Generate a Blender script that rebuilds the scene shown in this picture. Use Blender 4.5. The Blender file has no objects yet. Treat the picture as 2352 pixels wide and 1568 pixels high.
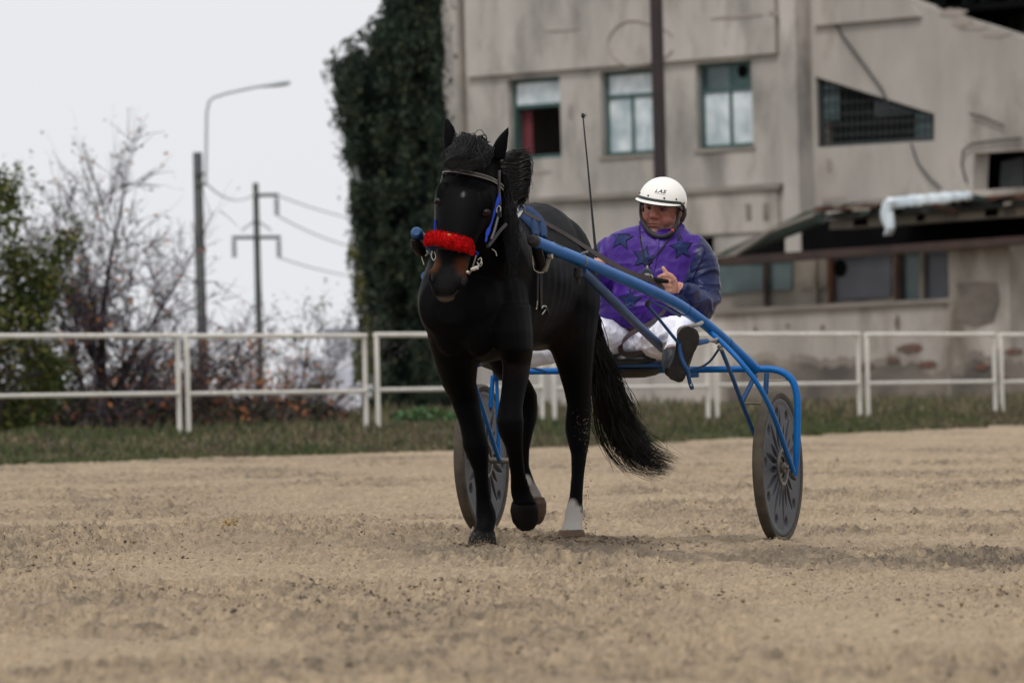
import bpy, bmesh, math, random
import numpy as np
from mathutils import Vector, Matrix, noise
from mathutils.geometry import tessellate_polygon, delaunay_2d_cdt
from mathutils.bvhtree import BVHTree

random.seed(7)
RNG = np.random.default_rng(11)
SC = bpy.context.scene
COL = SC.collection

# ------------------------------------------------------------------ camera
F_PX = 16900.0                      # focal length for a 2352 px wide picture
CAM_Z = 0.511
ROLL = math.radians(1.4)
PITCH = math.atan(201 / F_PX)
cam_d = bpy.data.cameras.new('camera')
cam = bpy.data.objects.new('camera', cam_d)
COL.objects.link(cam)
cam_d.sensor_width = 36
cam_d.lens = F_PX / 2352 * 36
cam_d.clip_start = 0.5
cam_d.clip_end = 4000
CAM_R = Matrix.Rotation(math.pi / 2 + PITCH, 3, 'X') @ Matrix.Rotation(-ROLL, 3, 'Z')
cam.matrix_world = Matrix.Translation((0, 0, CAM_Z)) @ CAM_R.to_4x4()
cam_d.dof.use_dof = True
cam_d.dof.focus_distance = 32.3
cam_d.dof.aperture_fstop = 7.7
SC.camera = cam

# ------------------------------------------------------------------ sky and sun (overcast)
SUN_EL, SUN_AZ = math.radians(58), math.radians(205)     # azimuth from +Y, clockwise
world = bpy.data.worlds.new('World')
SC.world = world
world.use_nodes = True
wn, wl = world.node_tree.nodes, world.node_tree.links
wn.clear()
sky = wn.new('ShaderNodeTexSky')
sky.sky_type = 'NISHITA'
sky.sun_disc = False
sky.sun_elevation = SUN_EL
sky.sun_rotation = SUN_AZ
sky.air_density = 1.0
sky.dust_density = 6.0
hsv = wn.new('ShaderNodeHueSaturation')
hsv.inputs['Saturation'].default_value = 0.25
wmix = wn.new('ShaderNodeMix')
wmix.data_type = 'RGBA'
wmix.inputs[0].default_value = 0.86                      # cloud cover
wmix.inputs[7].default_value = (9.3, 9.4, 9.75, 1)
bg = wn.new('ShaderNodeBackground')
bg.inputs['Strength'].default_value = 0.1
wo = wn.new('ShaderNodeOutputWorld')
wl.new(sky.outputs[0], hsv.inputs['Color'])
wl.new(hsv.outputs[0], wmix.inputs[6])
wl.new(wmix.outputs[2], bg.inputs['Color'])
wl.new(bg.outputs[0], wo.inputs['Surface'])

sun_d = bpy.data.lights.new('sun', 'SUN')
sun_d.energy = 1.5
sun_d.angle = math.radians(16)
sun_d.color = (1.0, 0.98, 0.95)
sun = bpy.data.objects.new('sun', sun_d)
COL.objects.link(sun)
_sdir = Vector((math.sin(SUN_AZ) * math.cos(SUN_EL), math.cos(SUN_AZ) * math.cos(SUN_EL), math.sin(SUN_EL)))
sun.rotation_euler = _sdir.to_track_quat('Z', 'Y').to_euler()
sun.location = (0, 0, 30)

vs = SC.view_settings
vs.view_transform = 'Standard'
vs.look = 'None'
vs.exposure = 0.0
vs.gamma = 1.0
vs.use_curve_mapping = False

# ------------------------------------------------------------------ measuring helpers
CAM_P = Vector((0, 0, CAM_Z))
TH = math.radians(18)
D_ = Vector((-math.sin(TH), -math.cos(TH), 0))    # the way the horse trots
L_ = Vector((math.cos(TH), -math.sin(TH), 0))     # the horse's left
Z_ = Vector((0, 0, 1))


def ray(px, py):
    return CAM_R @ Vector(((px - 1176) / F_PX, -(py - 784) / F_PX, -1))


def at_y(px, py, y):
    r = ray(px, py)
    return CAM_P + r * (y / r.y)


A0 = at_y(1448.5, 1237.5, 34.0)                   # ground under the middle of the axle


def at(px, py, u):
    "point in the cross plane u metres ahead of the axle"
    r = ray(px, py)
    t = (A0 + D_ * u - CAM_P).dot(D_) / r.dot(D_)
    return CAM_P + r * t


def UV(u, v, z):
    return Vector((A0.x, A0.y, 0)) + D_ * u + L_ * v + Z_ * z


def mpp(u):
    return (34 - .951 * u) / F_PX                 # metres per pixel there


def cx(u):
    "pixel column of the centre line at u"
    y = A0.y + D_.y * u
    return 1176 + (A0.x + D_.x * u) / y * F_PX


def zat(py, u):
    return at(cx(u), py, u).z


# ground heights ------------------------------------------------------
TX, TY = .487, .874                                # along the fence
NX, NY = -.874, .487                               # towards the fence
N_EDGE, N_FENCE = 39.4, 42.9


def sstep(a, b, x):
    t = np.clip((x - a) / (b - a), 0, 1)
    return t * t * (3 - 2 * t)


def EDGE(t):
    'where the sand ends: a slightly wandering line nearly along the fence'
    return N_EDGE + 1.55 * sstep(66, 88, t) - .8 * (1 - sstep(56, 68, t)) + .10 * np.sin(t * 1.9) + .07 * np.sin(t * 4.3 + 1)


def gz(x, y):
    n = NX * x + NY * y
    z = .0125 * (np.minimum(n, N_EDGE) - 15.3)
    z = np.maximum(z, -.25)
    z = z + sstep(N_EDGE - .3, N_FENCE + .2, n) * .235
    z = z - .012 - .036 * (1 - sstep(31.3, 32.75, y)) * sstep(16, 30, y)
    z = z - .034 * 3 * np.tanh((x - .55) / 3) * np.exp(-((y - 33) / 7) ** 2)
    return z


# ------------------------------------------------------------------ materials
def srgb(r, g, b):
    return tuple(((c / 255) / 12.92 if c <= 10 else (((c / 255) + .055) / 1.055) ** 2.4) for c in (r, g, b))


def mat(name, col, rough=.6, col2=None, scale=8, detail=5, bump=0.0, bscale=None, metal=0.0, col3=None, scale3=2.0,
        thr3=(.5, .7), spec=None, sheen=0.0, stretch=None, coat=0.0, attr=None, trans=0.0):
    m = bpy.data.materials.new(name)
    m.use_nodes = True
    nt = m.node_tree
    b = nt.nodes['Principled BSDF']
    b.inputs['Roughness'].default_value = rough
    b.inputs['Metallic'].default_value = metal
    if spec is not None:
        b.inputs['Specular IOR Level'].default_value = spec
    if sheen:
        b.inputs['Sheen Weight'].default_value = sheen
        b.inputs['Sheen Roughness'].default_value = .5
    if coat:
        b.inputs['Coat Weight'].default_value = coat
    if trans:
        b.inputs['Transmission Weight'].default_value = trans
    tc = nt.nodes.new('ShaderNodeTexCoord')
    vec = tc.outputs['Object']
    if stretch:
        mp = nt.nodes.new('ShaderNodeMapping')
        mp.inputs['Scale'].default_value = stretch
        nt.links.new(vec, mp.inputs[0])
        vec = mp.outputs[0]
    out = None
    if attr:
        a = nt.nodes.new('ShaderNodeAttribute')
        a.attribute_name = attr
        out = a.outputs['Color']
    if col2 is not None:
        n1 = nt.nodes.new('ShaderNodeTexNoise')
        n1.inputs['Scale'].default_value = scale
        n1.inputs['Detail'].default_value = detail
        nt.links.new(vec, n1.inputs['Vector'])
        rp = nt.nodes.new('ShaderNodeValToRGB')
        rp.color_ramp.elements[0].position = .32
        rp.color_ramp.elements[1].position = .68
        rp.color_ramp.elements[0].color = (*col, 1)
        rp.color_ramp.elements[1].color = (*col2, 1)
        nt.links.new(n1.outputs[0], rp.inputs[0])
        out = rp.outputs[0]
    if col3 is not None:
        n3 = nt.nodes.new('ShaderNodeTexNoise')
        n3.inputs['Scale'].default_value = scale3
        n3.inputs['Detail'].default_value = 7
        n3.inputs['Roughness'].default_value = .62
        nt.links.new(vec, n3.inputs['Vector'])
        r3 = nt.nodes.new('ShaderNodeMapRange')
        r3.inputs[1].default_value, r3.inputs[2].default_value = thr3
        nt.links.new(n3.outputs[0], r3.inputs[0])
        mx = nt.nodes.new('ShaderNodeMix')
        mx.data_type = 'RGBA'
        nt.links.new(r3.outputs[0], mx.inputs[0])
        if out is not None:
            nt.links.new(out, mx.inputs[6])
        else:
            mx.inputs[6].default_value = (*col, 1)
        mx.inputs[7].default_value = (*col3, 1)
        out = mx.outputs[2]
    if out is not None:
        nt.links.new(out, b.inputs['Base Color'])
    else:
        b.inputs['Base Color'].default_value = (*col, 1)
    if bump:
        nb = nt.nodes.new('ShaderNodeTexNoise')
        nb.inputs['Scale'].default_value = bscale or scale * 3
        nb.inputs['Detail'].default_value = 6
        nt.links.new(vec, nb.inputs['Vector'])
        bp = nt.nodes.new('ShaderNodeBump')
        bp.inputs['Strength'].default_value = 1.0
        bp.inputs['Distance'].default_value = bump
        nt.links.new(nb.outputs[0], bp.inputs['Height'])
        nt.links.new(bp.outputs[0], b.inputs['Normal'])
    return m


# ------------------------------------------------------------------ mesh building helpers
ORG = {}


def link(o, parent=None):
    COL.objects.link(o)
    if parent is not None:
        o.parent = parent
    return o


def tag(o, label=None, cat=None, group=None, kind=None):
    if label:
        o['label'] = label
    if cat:
        o['category'] = cat
    if group:
        o['group'] = group
    if kind:
        o['kind'] = kind
    return o


def empty(name, loc, label, cat, group=None):
    o = bpy.data.objects.new(name, None)
    o.empty_display_size = .2
    o.location = loc
    link(o)
    ORG[o.name] = Vector(loc)
    return tag(o, label, cat, group)


def org_of(o):
    while o.parent is not None:
        o = o.parent
    return ORG.get(o.name, Vector((0, 0, 0)))


class MB:
    "collects shapes in world space; build() makes one mesh object of them"

    def __init__(s):
        s.v, s.f, s.mi = [], [], []

    def add(s, verts, faces, mi=0):
        k = len(s.v)
        s.v += [tuple(p) for p in verts]
        s.f += [tuple(i + k for i in f) for f in faces]
        s.mi += [mi] * len(faces)
        return s

    def rings(s, rings, caps=True, closed=False, mi=0):
        n = len(rings[0])
        vs_ = [p for r in rings for p in r]
        fs = []
        m = len(rings)
        for i in range(m if closed else m - 1):
            j = (i + 1) % m
            for k in range(n):
                k2 = (k + 1) % n
                fs.append((i * n + k, i * n + k2, j * n + k2, j * n + k))
        if caps and not closed:
            c0 = sum((Vector(p) for p in rings[0]), Vector()) / n
            c1 = sum((Vector(p) for p in rings[-1]), Vector()) / n
            vs_ += [c0, c1]
            a, b = len(vs_) - 2, len(vs_) - 1
            for k in range(n):
                k2 = (k + 1) % n
                fs.append((a, k2, k))
                fs.append((b, (m - 1) * n + k, (m - 1) * n + k2))
        return s.add(vs_, fs, mi)

    def loft(s, secs, n=16, p=2.0, caps=True, mi=0):
        "secs: (centre, A vector, B vector)"
        rr = []
        for c, a, b in secs:
            r = []
            for k in range(n):
                t = 2 * math.pi * k / n
                co, si = math.cos(t), math.sin(t)
                co = math.copysign(abs(co) ** (2 / p), co)
                si = math.copysign(abs(si) ** (2 / p), si)
                r.append(c + a * co + b * si)
            rr.append(r)
        return s.rings(rr, caps, mi=mi)

    def tube(s, pts, rad, n=8, caps=True, closed=False, flat=None, mi=0):
        "flat: (vector, ratio) squashes the tube along a vector"
        pts = [Vector(p) for p in pts]
        if not hasattr(rad, '__len__'):
            rad = [rad] * len(pts)
        m = len(pts)
        tang = []
        for i in range(m):
            a = pts[i - 1] if (i > 0 or closed) else pts[i]
            b = pts[(i + 1) % m] if (i < m - 1 or closed) else pts[i]
            t = (b - a)
            tang.append(t.normalized() if t.length > 1e-9 else Vector((0, 0, 1)))
        up = Vector((0, 0, 1)) if abs(tang[0].z) < .9 else Vector((1, 0, 0))
        x = tang[0].cross(up).normalized()
        rr = []
        for i in range(m):
            x = (x - tang[i] * x.dot(tang[i]))
            x = x.normalized() if x.length > 1e-9 else tang[i].orthogonal().normalized()
            y = tang[i].cross(x)
            r = []
            for k in range(n):
                a = 2 * math.pi * (k + .5) / n
                o = (x * math.cos(a) + y * math.sin(a)) * rad[i]
                if flat:
                    fv, fr = flat
                    o = o - fv * o.dot(fv) * (1 - fr)
                r.append(pts[i] + o)
            rr.append(r)
        return s.rings(rr, caps, closed, mi)

    def ribbon(s, pts, wid, side, thick=.003, mi=0):
        "flat strap: side = width direction vector(s)"
        rr = []
        m = len(pts)
        for i, p in enumerate(pts):
            p = Vector(p)
            sd = side[i] if isinstance(side, list) else side
            a = Vector(pts[max(0, i - 1)])
            b = Vector(pts[min(m - 1, i + 1)])
            t = (b - a).normalized()
            sd = (sd - t * sd.dot(t)).normalized()
            nn = t.cross(sd)
            w = wid[i] if hasattr(wid, '__len__') else wid
            rr.append([p + sd * w / 2 + nn * thick / 2, p - sd * w / 2 + nn * thick / 2,
                       p - sd * w / 2 - nn * thick / 2, p + sd * w / 2 - nn * thick / 2])
        return s.rings(rr, True, mi=mi)

    def box(s, c, ax, ay, az, mi=0):
        "centre and three half-vectors"
        c = Vector(c)
        vs_ = [c + ax * i + ay * j + az * k for i in (-1, 1) for j in (-1, 1) for k in (-1, 1)]
        return s.add(vs_, [(0, 1, 3, 2), (4, 6, 7, 5), (0, 4, 5, 1), (2, 3, 7, 6), (0, 2, 6, 4), (1, 5, 7, 3)], mi)

    def ball(s, c, a, b, d, n=12, m=8, mi=0):
        "ellipsoid with half-vectors a, b and axis d"
        c = Vector(c)
        rr = []
        for i in range(1, m):
            t = math.pi * i / m
            rr.append([c - d * math.cos(t) + (a * math.cos(2 * math.pi * k / n) + b * math.sin(2 * math.pi * k / n)) * math.sin(t)
                       for k in range(n)])
        k0 = len(s.v)
        s.rings(rr, False, mi=mi)
        s.v += [tuple(c - d), tuple(c + d)]
        e0, e1 = len(s.v) - 2, len(s.v) - 1
        for k in range(n):
            k2 = (k + 1) % n
            s.f.append((e0, k0 + k2, k0 + k))
            s.f.append((e1, k0 + (m - 2) * n + k, k0 + (m - 2) * n + k2))
            s.mi += [mi, mi]
        return s

    def mesh(s, name, mats, off, smooth):
        me = bpy.data.meshes.new(name)
        v = np.array(s.v, dtype=np.float64) - np.array(off)
        me.from_pydata(v.tolist(), [], s.f)
        for m in (mats if isinstance(mats, (list, tuple)) else [mats]):
            me.materials.append(m)
        if any(s.mi):
            me.polygons.foreach_set('material_index', s.mi)
        bm = bmesh.new()
        bm.from_mesh(me)
        bmesh.ops.recalc_face_normals(bm, faces=bm.faces)
        bm.to_mesh(me)
        bm.free()
        if smooth:
            me.polygons.foreach_set('use_smooth', [True] * len(me.polygons))
            if smooth != 'all':
                me.set_sharp_from_angle(angle=math.radians(38))
        me.update()
        return me

    def build(s, name, mats, parent=None, org=None, smooth=True):
        if parent is not None:
            off = org_of(parent)
        else:
            off = Vector(org) if org is not None else Vector((0, 0, 0))
        o = bpy.data.objects.new(name, s.mesh(name, mats, off, smooth))
        link(o, parent)
        if parent is None:
            o.location = off
            ORG[o.name] = off
        return o


def fuse(mb, name, voxel, smooth_it=4, fac=.5):
    "one continuous surface out of overlapping closed shapes; returns a mesh in world space"
    me = bpy.data.meshes.new(name)
    me.from_pydata(mb.v, [], mb.f)
    bm = bmesh.new()
    bm.from_mesh(me)
    bmesh.ops.recalc_face_normals(bm, faces=bm.faces)
    bm.to_mesh(me)
    bm.free()
    o = bpy.data.objects.new(name, me)
    COL.objects.link(o)
    r = o.modifiers.new('r', 'REMESH')
    r.mode = 'VOXEL'
    r.voxel_size = voxel
    if smooth_it:
        sm = o.modifiers.new('s', 'SMOOTH')
        sm.factor = fac
        sm.iterations = smooth_it
    dg = bpy.context.evaluated_depsgraph_get()
    out = bpy.data.meshes.new_from_object(o.evaluated_get(dg))
    bpy.data.objects.remove(o)
    bpy.data.meshes.remove(me)
    out.name = name
    out.polygons.foreach_set('use_smooth', [True] * len(out.polygons))
    return out


def verts_of(me):
    a = np.empty(len(me.vertices) * 3)
    me.vertices.foreach_get('co', a)
    return a.reshape(-1, 3)


def set_verts(me, a):
    me.vertices.foreach_set('co', np.ascontiguousarray(a).ravel())
    me.update()


def mesh_obj(name, me, mats, parent=None, org=None):
    off = org_of(parent) if parent is not None else Vector(org)
    set_verts(me, verts_of(me) - np.array(off))
    me.materials.clear()
    for m in (mats if isinstance(mats, (list, tuple)) else [mats]):
        me.materials.append(m)
    o = bpy.data.objects.new(name, me)
    link(o, parent)
    if parent is None:
        o.location = off
        ORG[o.name] = off
    return o


def color_attr(me, cols, name='tint'):
    a = me.color_attributes.new(name, 'FLOAT_COLOR', 'POINT')
    a.data.foreach_set('color', np.concatenate([cols, np.ones((len(cols), 1))], 1).ravel())


def raw_mesh(name, v, f, mats, mi=None, smooth=False):
    "fast mesh from numpy arrays, all faces with the same number of corners"
    me = bpy.data.meshes.new(name)
    k = f.shape[1]
    me.vertices.add(len(v))
    me.vertices.foreach_set('co', np.ascontiguousarray(v, dtype=np.float32).ravel())
    me.loops.add(f.size)
    me.loops.foreach_set('vertex_index', np.ascontiguousarray(f, dtype=np.int32).ravel())
    me.polygons.add(len(f))
    me.polygons.foreach_set('loop_start', np.arange(0, f.size, k, dtype=np.int32))
    for m in (mats if isinstance(mats, (list, tuple)) else [mats]):
        me.materials.append(m)
    if mi is not None:
        me.polygons.foreach_set('material_index', np.ascontiguousarray(mi, dtype=np.int32))
    if smooth:
        me.polygons.foreach_set('use_smooth', np.ones(len(f), dtype=bool))
    me.update(calc_edges=True)
    return me


def raw_obj(name, v, f, mats, mi=None, smooth=False, parent=None, org=(0, 0, 0)):
    off = np.array(org_of(parent) if parent is not None else Vector(org))
    o = bpy.data.objects.new(name, raw_mesh(name, v - off, f, mats, mi, smooth))
    link(o, parent)
    if parent is None:
        o.location = off
        ORG[o.name] = Vector(off)
    return o


def spline(pts, n):
    "Catmull-Rom through points (tuples of any length)"
    P = [np.array(p, float) for p in pts]
    P = [2 * P[0] - P[1]] + P + [2 * P[-1] - P[-2]]
    out = []
    m = len(P) - 3
    for j in range(n):
        t = j / (n - 1) * m
        i = min(int(t), m - 1)
        t -= i
        a, b, c, d = P[i:i + 4]
        out.append(.5 * ((2 * b) + (c - a) * t + (2 * a - 5 * b + 4 * c - d) * t * t + (3 * b - a - 3 * c + d) * t ** 3))
    return out


def strands(paths, r0, name, m, parent=None, org=None, seg=12, sides=3, tip=.15):
    "hair: every path is a list of points; thin tapered tubes in one mesh"
    V, Fc = [], []
    base = 0
    for P in paths:
        pts = np.array(spline([tuple(p) for p in P], seg))
        t = np.gradient(pts, axis=0)
        t /= np.linalg.norm(t, axis=1, keepdims=True) + 1e-9
        ref = np.array([.3, -.8, .52])
        x = np.cross(t, ref)
        x /= np.linalg.norm(x, axis=1, keepdims=True) + 1e-9
        y = np.cross(t, x)
        rr = r0 * (1 - (1 - tip) * np.linspace(0, 1, seg) ** 1.5)
        for k in range(sides):
            a = 2 * math.pi * k / sides
            V.append(pts + (x * math.cos(a) + y * math.sin(a)) * rr[:, None])
        idx = base + np.arange(seg - 1)
        for k in range(sides):
            k2 = (k + 1) % sides
            Fc.append(np.stack([idx + k * seg, idx + k2 * seg, idx + k2 * seg + 1, idx + k * seg + 1], 1))
        base += seg * sides
    return raw_obj(name, np.concatenate(V), np.concatenate(Fc), m, smooth=True, parent=parent, org=org or (0, 0, 0))


def leaf_cloud(name, pts, size, mats, parent=None, org=None, up=0.0, weights=None, aspect=.6):
    "one leaf quad (bent in a V) per point"
    n = len(pts)
    pts = np.asarray(pts)
    a = RNG.normal(size=(n, 3))
    a[:, 2] -= up
    a /= np.linalg.norm(a, axis=1, keepdims=True)
    b = np.cross(a, RNG.normal(size=(n, 3)))
    b /= np.linalg.norm(b, axis=1, keepdims=True)
    s = size * RNG.uniform(.6, 1.4, size=(n, 1))
    a, b = a * s, b * s * aspect
    c = np.cross(a, b)
    c /= np.linalg.norm(c, axis=1, keepdims=True)
    v = np.stack([pts - a * .5, pts + b * .5 + c * s * .12, pts + a * .5, pts - b * .5 + c * s * .12], 1).reshape(-1, 3)
    f = np.arange(n * 4).reshape(n, 4)
    mi = RNG.choice(len(mats), size=n, p=weights)
    return raw_obj(name, v, f, mats, mi, parent=parent, org=org or (0, 0, 0))


def in_poly(x, y, poly):
    c = False
    j = len(poly) - 1
    for i in range(len(poly)):
        xi, yi = poly[i][0], poly[i][1]
        xj, yj = poly[j][0], poly[j][1]
        if (yi > y) != (yj > y) and x < (xj - xi) * (y - yi) / (yj - yi) + xi:
            c = not c
        j = i
    return c

# ================================================================== THE GROUND
M_sand = mat('sand', srgb(160, 138, 112), .95, attr='tint', bump=.02, bscale=70)
M_sand2 = mat('sand_wide', srgb(134, 118, 97), .95, srgb(150, 132, 109), 1.3, 6)


M_earth = mat('earth', srgb(74, 69, 52), .95, srgb(98, 90, 68), 1.6, 6)


def vnoise(x, y, seed):
    xi, yi = np.floor(x).astype(np.int64), np.floor(y).astype(np.int64)
    fx, fy = x - xi, y - yi
    fx, fy = fx * fx * (3 - 2 * fx), fy * fy * (3 - 2 * fy)

    def h(i, j):
        k = (i * 374761393 + j * 668265263 + seed * 1274126177) & 0x7fffffff
        k = ((k ^ (k >> 13)) * 1274126177) & 0x7fffffff
        return ((k ^ (k >> 16)) & 0xffff) / 65535.0
    return (h(xi, yi) * (1 - fx) + h(xi + 1, yi) * fx) * (1 - fy) + (h(xi, yi + 1) * (1 - fx) + h(xi + 1, yi + 1) * fx) * fy


def relief(x, y):
    "harrowed, hoof-churned sand"
    t = TX * x + TY * y
    n = NX * x + NY * y
    z = .035 * (vnoise(n * 1.1, t * .55, 1) - .5)
    z += .022 * (vnoise(n * 3.2, t * 2.2, 2) - .5)
    a = vnoise(x * 9, y * 9, 3)
    z += .024 * (a - .5)
    b = vnoise(x * 21, y * 21, 4)
    patch = sstep(.42, .7, vnoise(x * .9, y * .5, 5))
    z += (.014 + .026 * patch) * np.maximum(b - .42, 0) * 1.6
    z += (.005 + .012 * patch) * (vnoise(x * 47, y * 47, 6) - .5)
    z -= .028 * sstep(.70, .88, vnoise(x * 4.3, y * 3.1, 8))
    return z


def build_ground():
    rows, cols = 1350, 470
    yy = 12.5 * np.exp(np.linspace(0, math.log(105 / 12.5), rows))
    side = np.array([1.03, 1.08, 1.16, 1.28, 1.45, 1.7, 2.0, 2.4])
    c = np.concatenate([-side[::-1], np.linspace(-1, 1, cols), side])
    cols = len(c)
    lat = sstep(1.0, 2.0, np.abs(c))[None, :]
    X = (c[None, :] * (.079 * yy[:, None] + .35))
    Y = np.repeat(yy[:, None], cols, 1)
    n = NX * X + NY * Y
    fade = (1 - sstep(-1.0, 0, n - EDGE(TX * X + TY * Y))) * (1 - sstep(55, 95, Y) * .5)
    pt_ = sstep(.42, .7, vnoise(X * .9, Y * .5, 5)) * .6 + .4 * sstep(.4, .75, vnoise(X * 6, Y * 2.4, 81))
    rough = RNG.normal(0, 1, X.shape) * (.0030 + .0064 * pt_) + np.maximum(RNG.normal(0, 1, X.shape) - 1.7, 0) * .012 * pt_
    Zr = gz(X, Y) + (relief(X, Y) + rough * (.35 + .65 * sstep(21, 30, Y))) * fade * (1 - lat) - .13 * (np.abs(c) > 2.2)[None, :] - .03 * lat
    v = np.stack([X, Y, Zr], -1).reshape(-1, 3)
    i = np.arange(rows * cols).reshape(rows, cols)
    f = np.stack([i[:-1, :-1], i[:-1, 1:], i[1:, 1:], i[1:, :-1]], -1).reshape(-1, 4)
    nf_ = (n - EDGE(TX * X + TY * Y))
    mi = ((nf_[:-1, :-1] + nf_[1:, 1:]) > 0).reshape(-1).astype(int)
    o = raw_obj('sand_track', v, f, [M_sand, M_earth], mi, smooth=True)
    # damp, darker sand turned up in patches and streaks; paler dry sand between
    x_, y_ = X.ravel(), Y.ravel()
    t_ = TX * x_ + TY * y_
    n_ = NX * x_ + NY * y_
    big = .55 * vnoise(n_ * .55, t_ * .16, 41) + .45 * vnoise(n_ * 1.6, t_ * .5, 42)
    pat = sstep(.42, .7, vnoise(x_ * .9, y_ * .5, 5))
    fine = sstep(.45, .85, vnoise(x_ * 26, y_ * 13, 43)) * (.25 + .75 * pat) + .6 * sstep(.6, .9, vnoise(x_ * 60, y_ * 26, 44)) * pat
    w = np.clip(.10 * sstep(.45, .75, big) + .26 * sstep(.5, .8, vnoise(x_ * 2.6, y_ * .7, 47)) * (.3 + .7 * pat) + .42 * fine + .25 * sstep(.55, .9, RNG.uniform(size=len(x_))), 0, 1)
    w = np.clip(w + .7 * np.exp(-((y_ - 31.6) / 1.9) ** 2) * sstep(.25, .75, .6 * vnoise(x_ * 2.5, y_ * .9, 45) + .4 * vnoise(x_ * 15, y_ * 7, 48)) * (.35 + .65 * sstep(-1.2, .3, x_)) , 0, 1)[:, None]  # band round the hooves: contact shade painted in along with damp sand
    dry = np.array(srgb(169, 148, 120))
    damp = np.array(srgb(100, 88, 73))  # also the tone of the painted contact shade
    speck = (vnoise(x_ * 90, y_ * 40, 46)[:, None] - .5) * .16 + RNG.normal(0, .09, (len(x_), 1))
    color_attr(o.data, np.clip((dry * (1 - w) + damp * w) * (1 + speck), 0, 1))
    tag(o, 'pale brown churned sand of the trotting track', kind='structure')
    # the wide ground round it, to the horizon
    gx = np.array(sorted(set(np.round(np.concatenate([np.linspace(-60, 60, 61), np.linspace(-1500, 1500, 31)]), 2))))
    gy = np.array(sorted(set(np.round(np.concatenate([np.linspace(-20, 160, 121), np.linspace(-400, 3000, 35)]), 2))))
    X, Y = np.meshgrid(gx, gy)
    Zr = gz(X, Y) - .09
    v = np.stack([X, Y, Zr], -1).reshape(-1, 3)
    i = np.arange(v.shape[0]).reshape(X.shape)
    f = np.stack([i[:-1, :-1], i[:-1, 1:], i[1:, 1:], i[1:, :-1]], -1).reshape(-1, 4)
    n = NX * X + NY * Y
    nc = (n[:-1, :-1] + n[1:, 1:]).reshape(-1) / 2
    mi = ((nc > N_EDGE) | (nc < -30)).astype(int)
    o = raw_obj('ground', v, f, [M_sand2, M_earth], mi, smooth=True)
    tag(o, 'level ground running out to the horizon', kind='structure')


build_ground()

# clods lying on the sand, uncountable
M_clod = mat('clod', srgb(92, 81, 67), .95, srgb(146, 128, 105), 5, 4, bump=.004, bscale=60)


def ico():
    bm = bmesh.new()
    bmesh.ops.create_icosphere(bm, subdivisions=1, radius=1)
    v = np.array([p.co[:] for p in bm.verts])
    f = np.array([[q.index for q in p.verts] for p in bm.faces])
    bm.free()
    return v, f


ICO_V, ICO_F = ico()


OCT_V = np.array([[1, 0, 0], [-.5, .87, 0], [-.5, -.87, 0], [.2, .3, 1], [-.2, -.3, -1.0]])
OCT_F = np.array([[0, 1, 3], [1, 2, 3], [2, 0, 3], [1, 0, 4], [2, 1, 4], [0, 2, 4]])


def scatter_clods(name, P, R, m, org=(0, 0, 0), flat=.7, mi=None, small=False):
    BV, BF = (OCT_V, OCT_F) if small else (ICO_V, ICO_F)
    n = len(P)
    k = len(BV)
    jit = RNG.uniform(.6, 1.35, size=(n, k, 1))
    a = RNG.uniform(0, 6.28, n)
    ca, sa = np.cos(a)[:, None], np.sin(a)[:, None]
    bv = np.stack([BV[None, :, 0] * ca - BV[None, :, 1] * sa, BV[None, :, 0] * sa + BV[None, :, 1] * ca, np.repeat(BV[None, :, 2], n, 0)], -1)
    v = bv * jit * R[:, None, None] * np.array([1, 1, flat]) * RNG.uniform(.6, 1.3, size=(n, 1, 3)) + P[:, None, :]
    f = (BF[None] + (np.arange(n) * k)[:, None, None]).reshape(-1, 3)
    return raw_obj(name, v.reshape(-1, 3), f, m, None if mi is None else np.repeat(mi, len(BF)), org=org)


M_grit = [mat('grit_pale', srgb(152, 133, 108), .95), mat('grit_mid', srgb(122, 106, 86), .95), mat('grit_dark', srgb(84, 73, 60), .95)]


def clods():
    # fine grit, as dense on every part of the picture's foreground
    n = 120000
    y = 1 / RNG.uniform(1 / 62, 1 / 19.0, n)
    x = RNG.uniform(-1, 1, n) * (.075 * y + .3)
    cl = sstep(.30, .75, .5 * vnoise(x * 5, y * 1.6, 51) + .5 * vnoise(x * 1.1, y * .5, 5))
    sel = RNG.uniform(size=n) < (.16 + .84 * cl) * (.2 + .8 * sstep(19, 27, y))
    x, y, cl = x[sel], y[sel], cl[sel]
    r = .0016 * np.exp(RNG.uniform(0, 1.15, len(x)))
    z = gz(x, y) + relief(x, y) + r * .3
    mi = np.clip(np.floor(RNG.uniform(-.45, 1.75, len(x)) + cl * 1.1), 0, 2).astype(int)
    o = scatter_clods('sand_grit', np.stack([x, y, z], 1), r, M_grit, mi=mi, small=True)
    tag(o, 'fine grit and crumbs of damp sand all over the track', kind='stuff')
    # clods in loose heaps
    n = 30000
    y = 1 / RNG.uniform(1 / 55, 1 / 17.0, n)
    x = RNG.uniform(-1, 1, n) * (.075 * y + .3)
    cl = sstep(.55, .8, .55 * vnoise(x * 4.2, y * 1.9, 71) + .45 * vnoise(x * 1.1, y * .5, 5))
    near = .5 * np.exp(-((y - 31.7) / 1.7) ** 2) * sstep(.4, .7, vnoise(x * 5, y * 2.2, 51))
    sel = RNG.uniform(size=n) < np.maximum(cl, near) * (.15 + .85 * sstep(17.5, 25, y)) + .004
    x, y = x[sel], y[sel]
    r = .0034 * np.exp(RNG.uniform(0, 1.1, len(x)))
    z = gz(x, y) + relief(x, y) + r * .3
    o = scatter_clods('sand_clods', np.stack([x, y, z], 1), r, M_grit, mi=RNG.choice(3, len(x), p=[.3, .4, .3]))
    tag(o, 'small dark clods of damp sand lying in loose heaps on the track', kind='stuff')
    print('clods', len(x))


clods()

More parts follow.
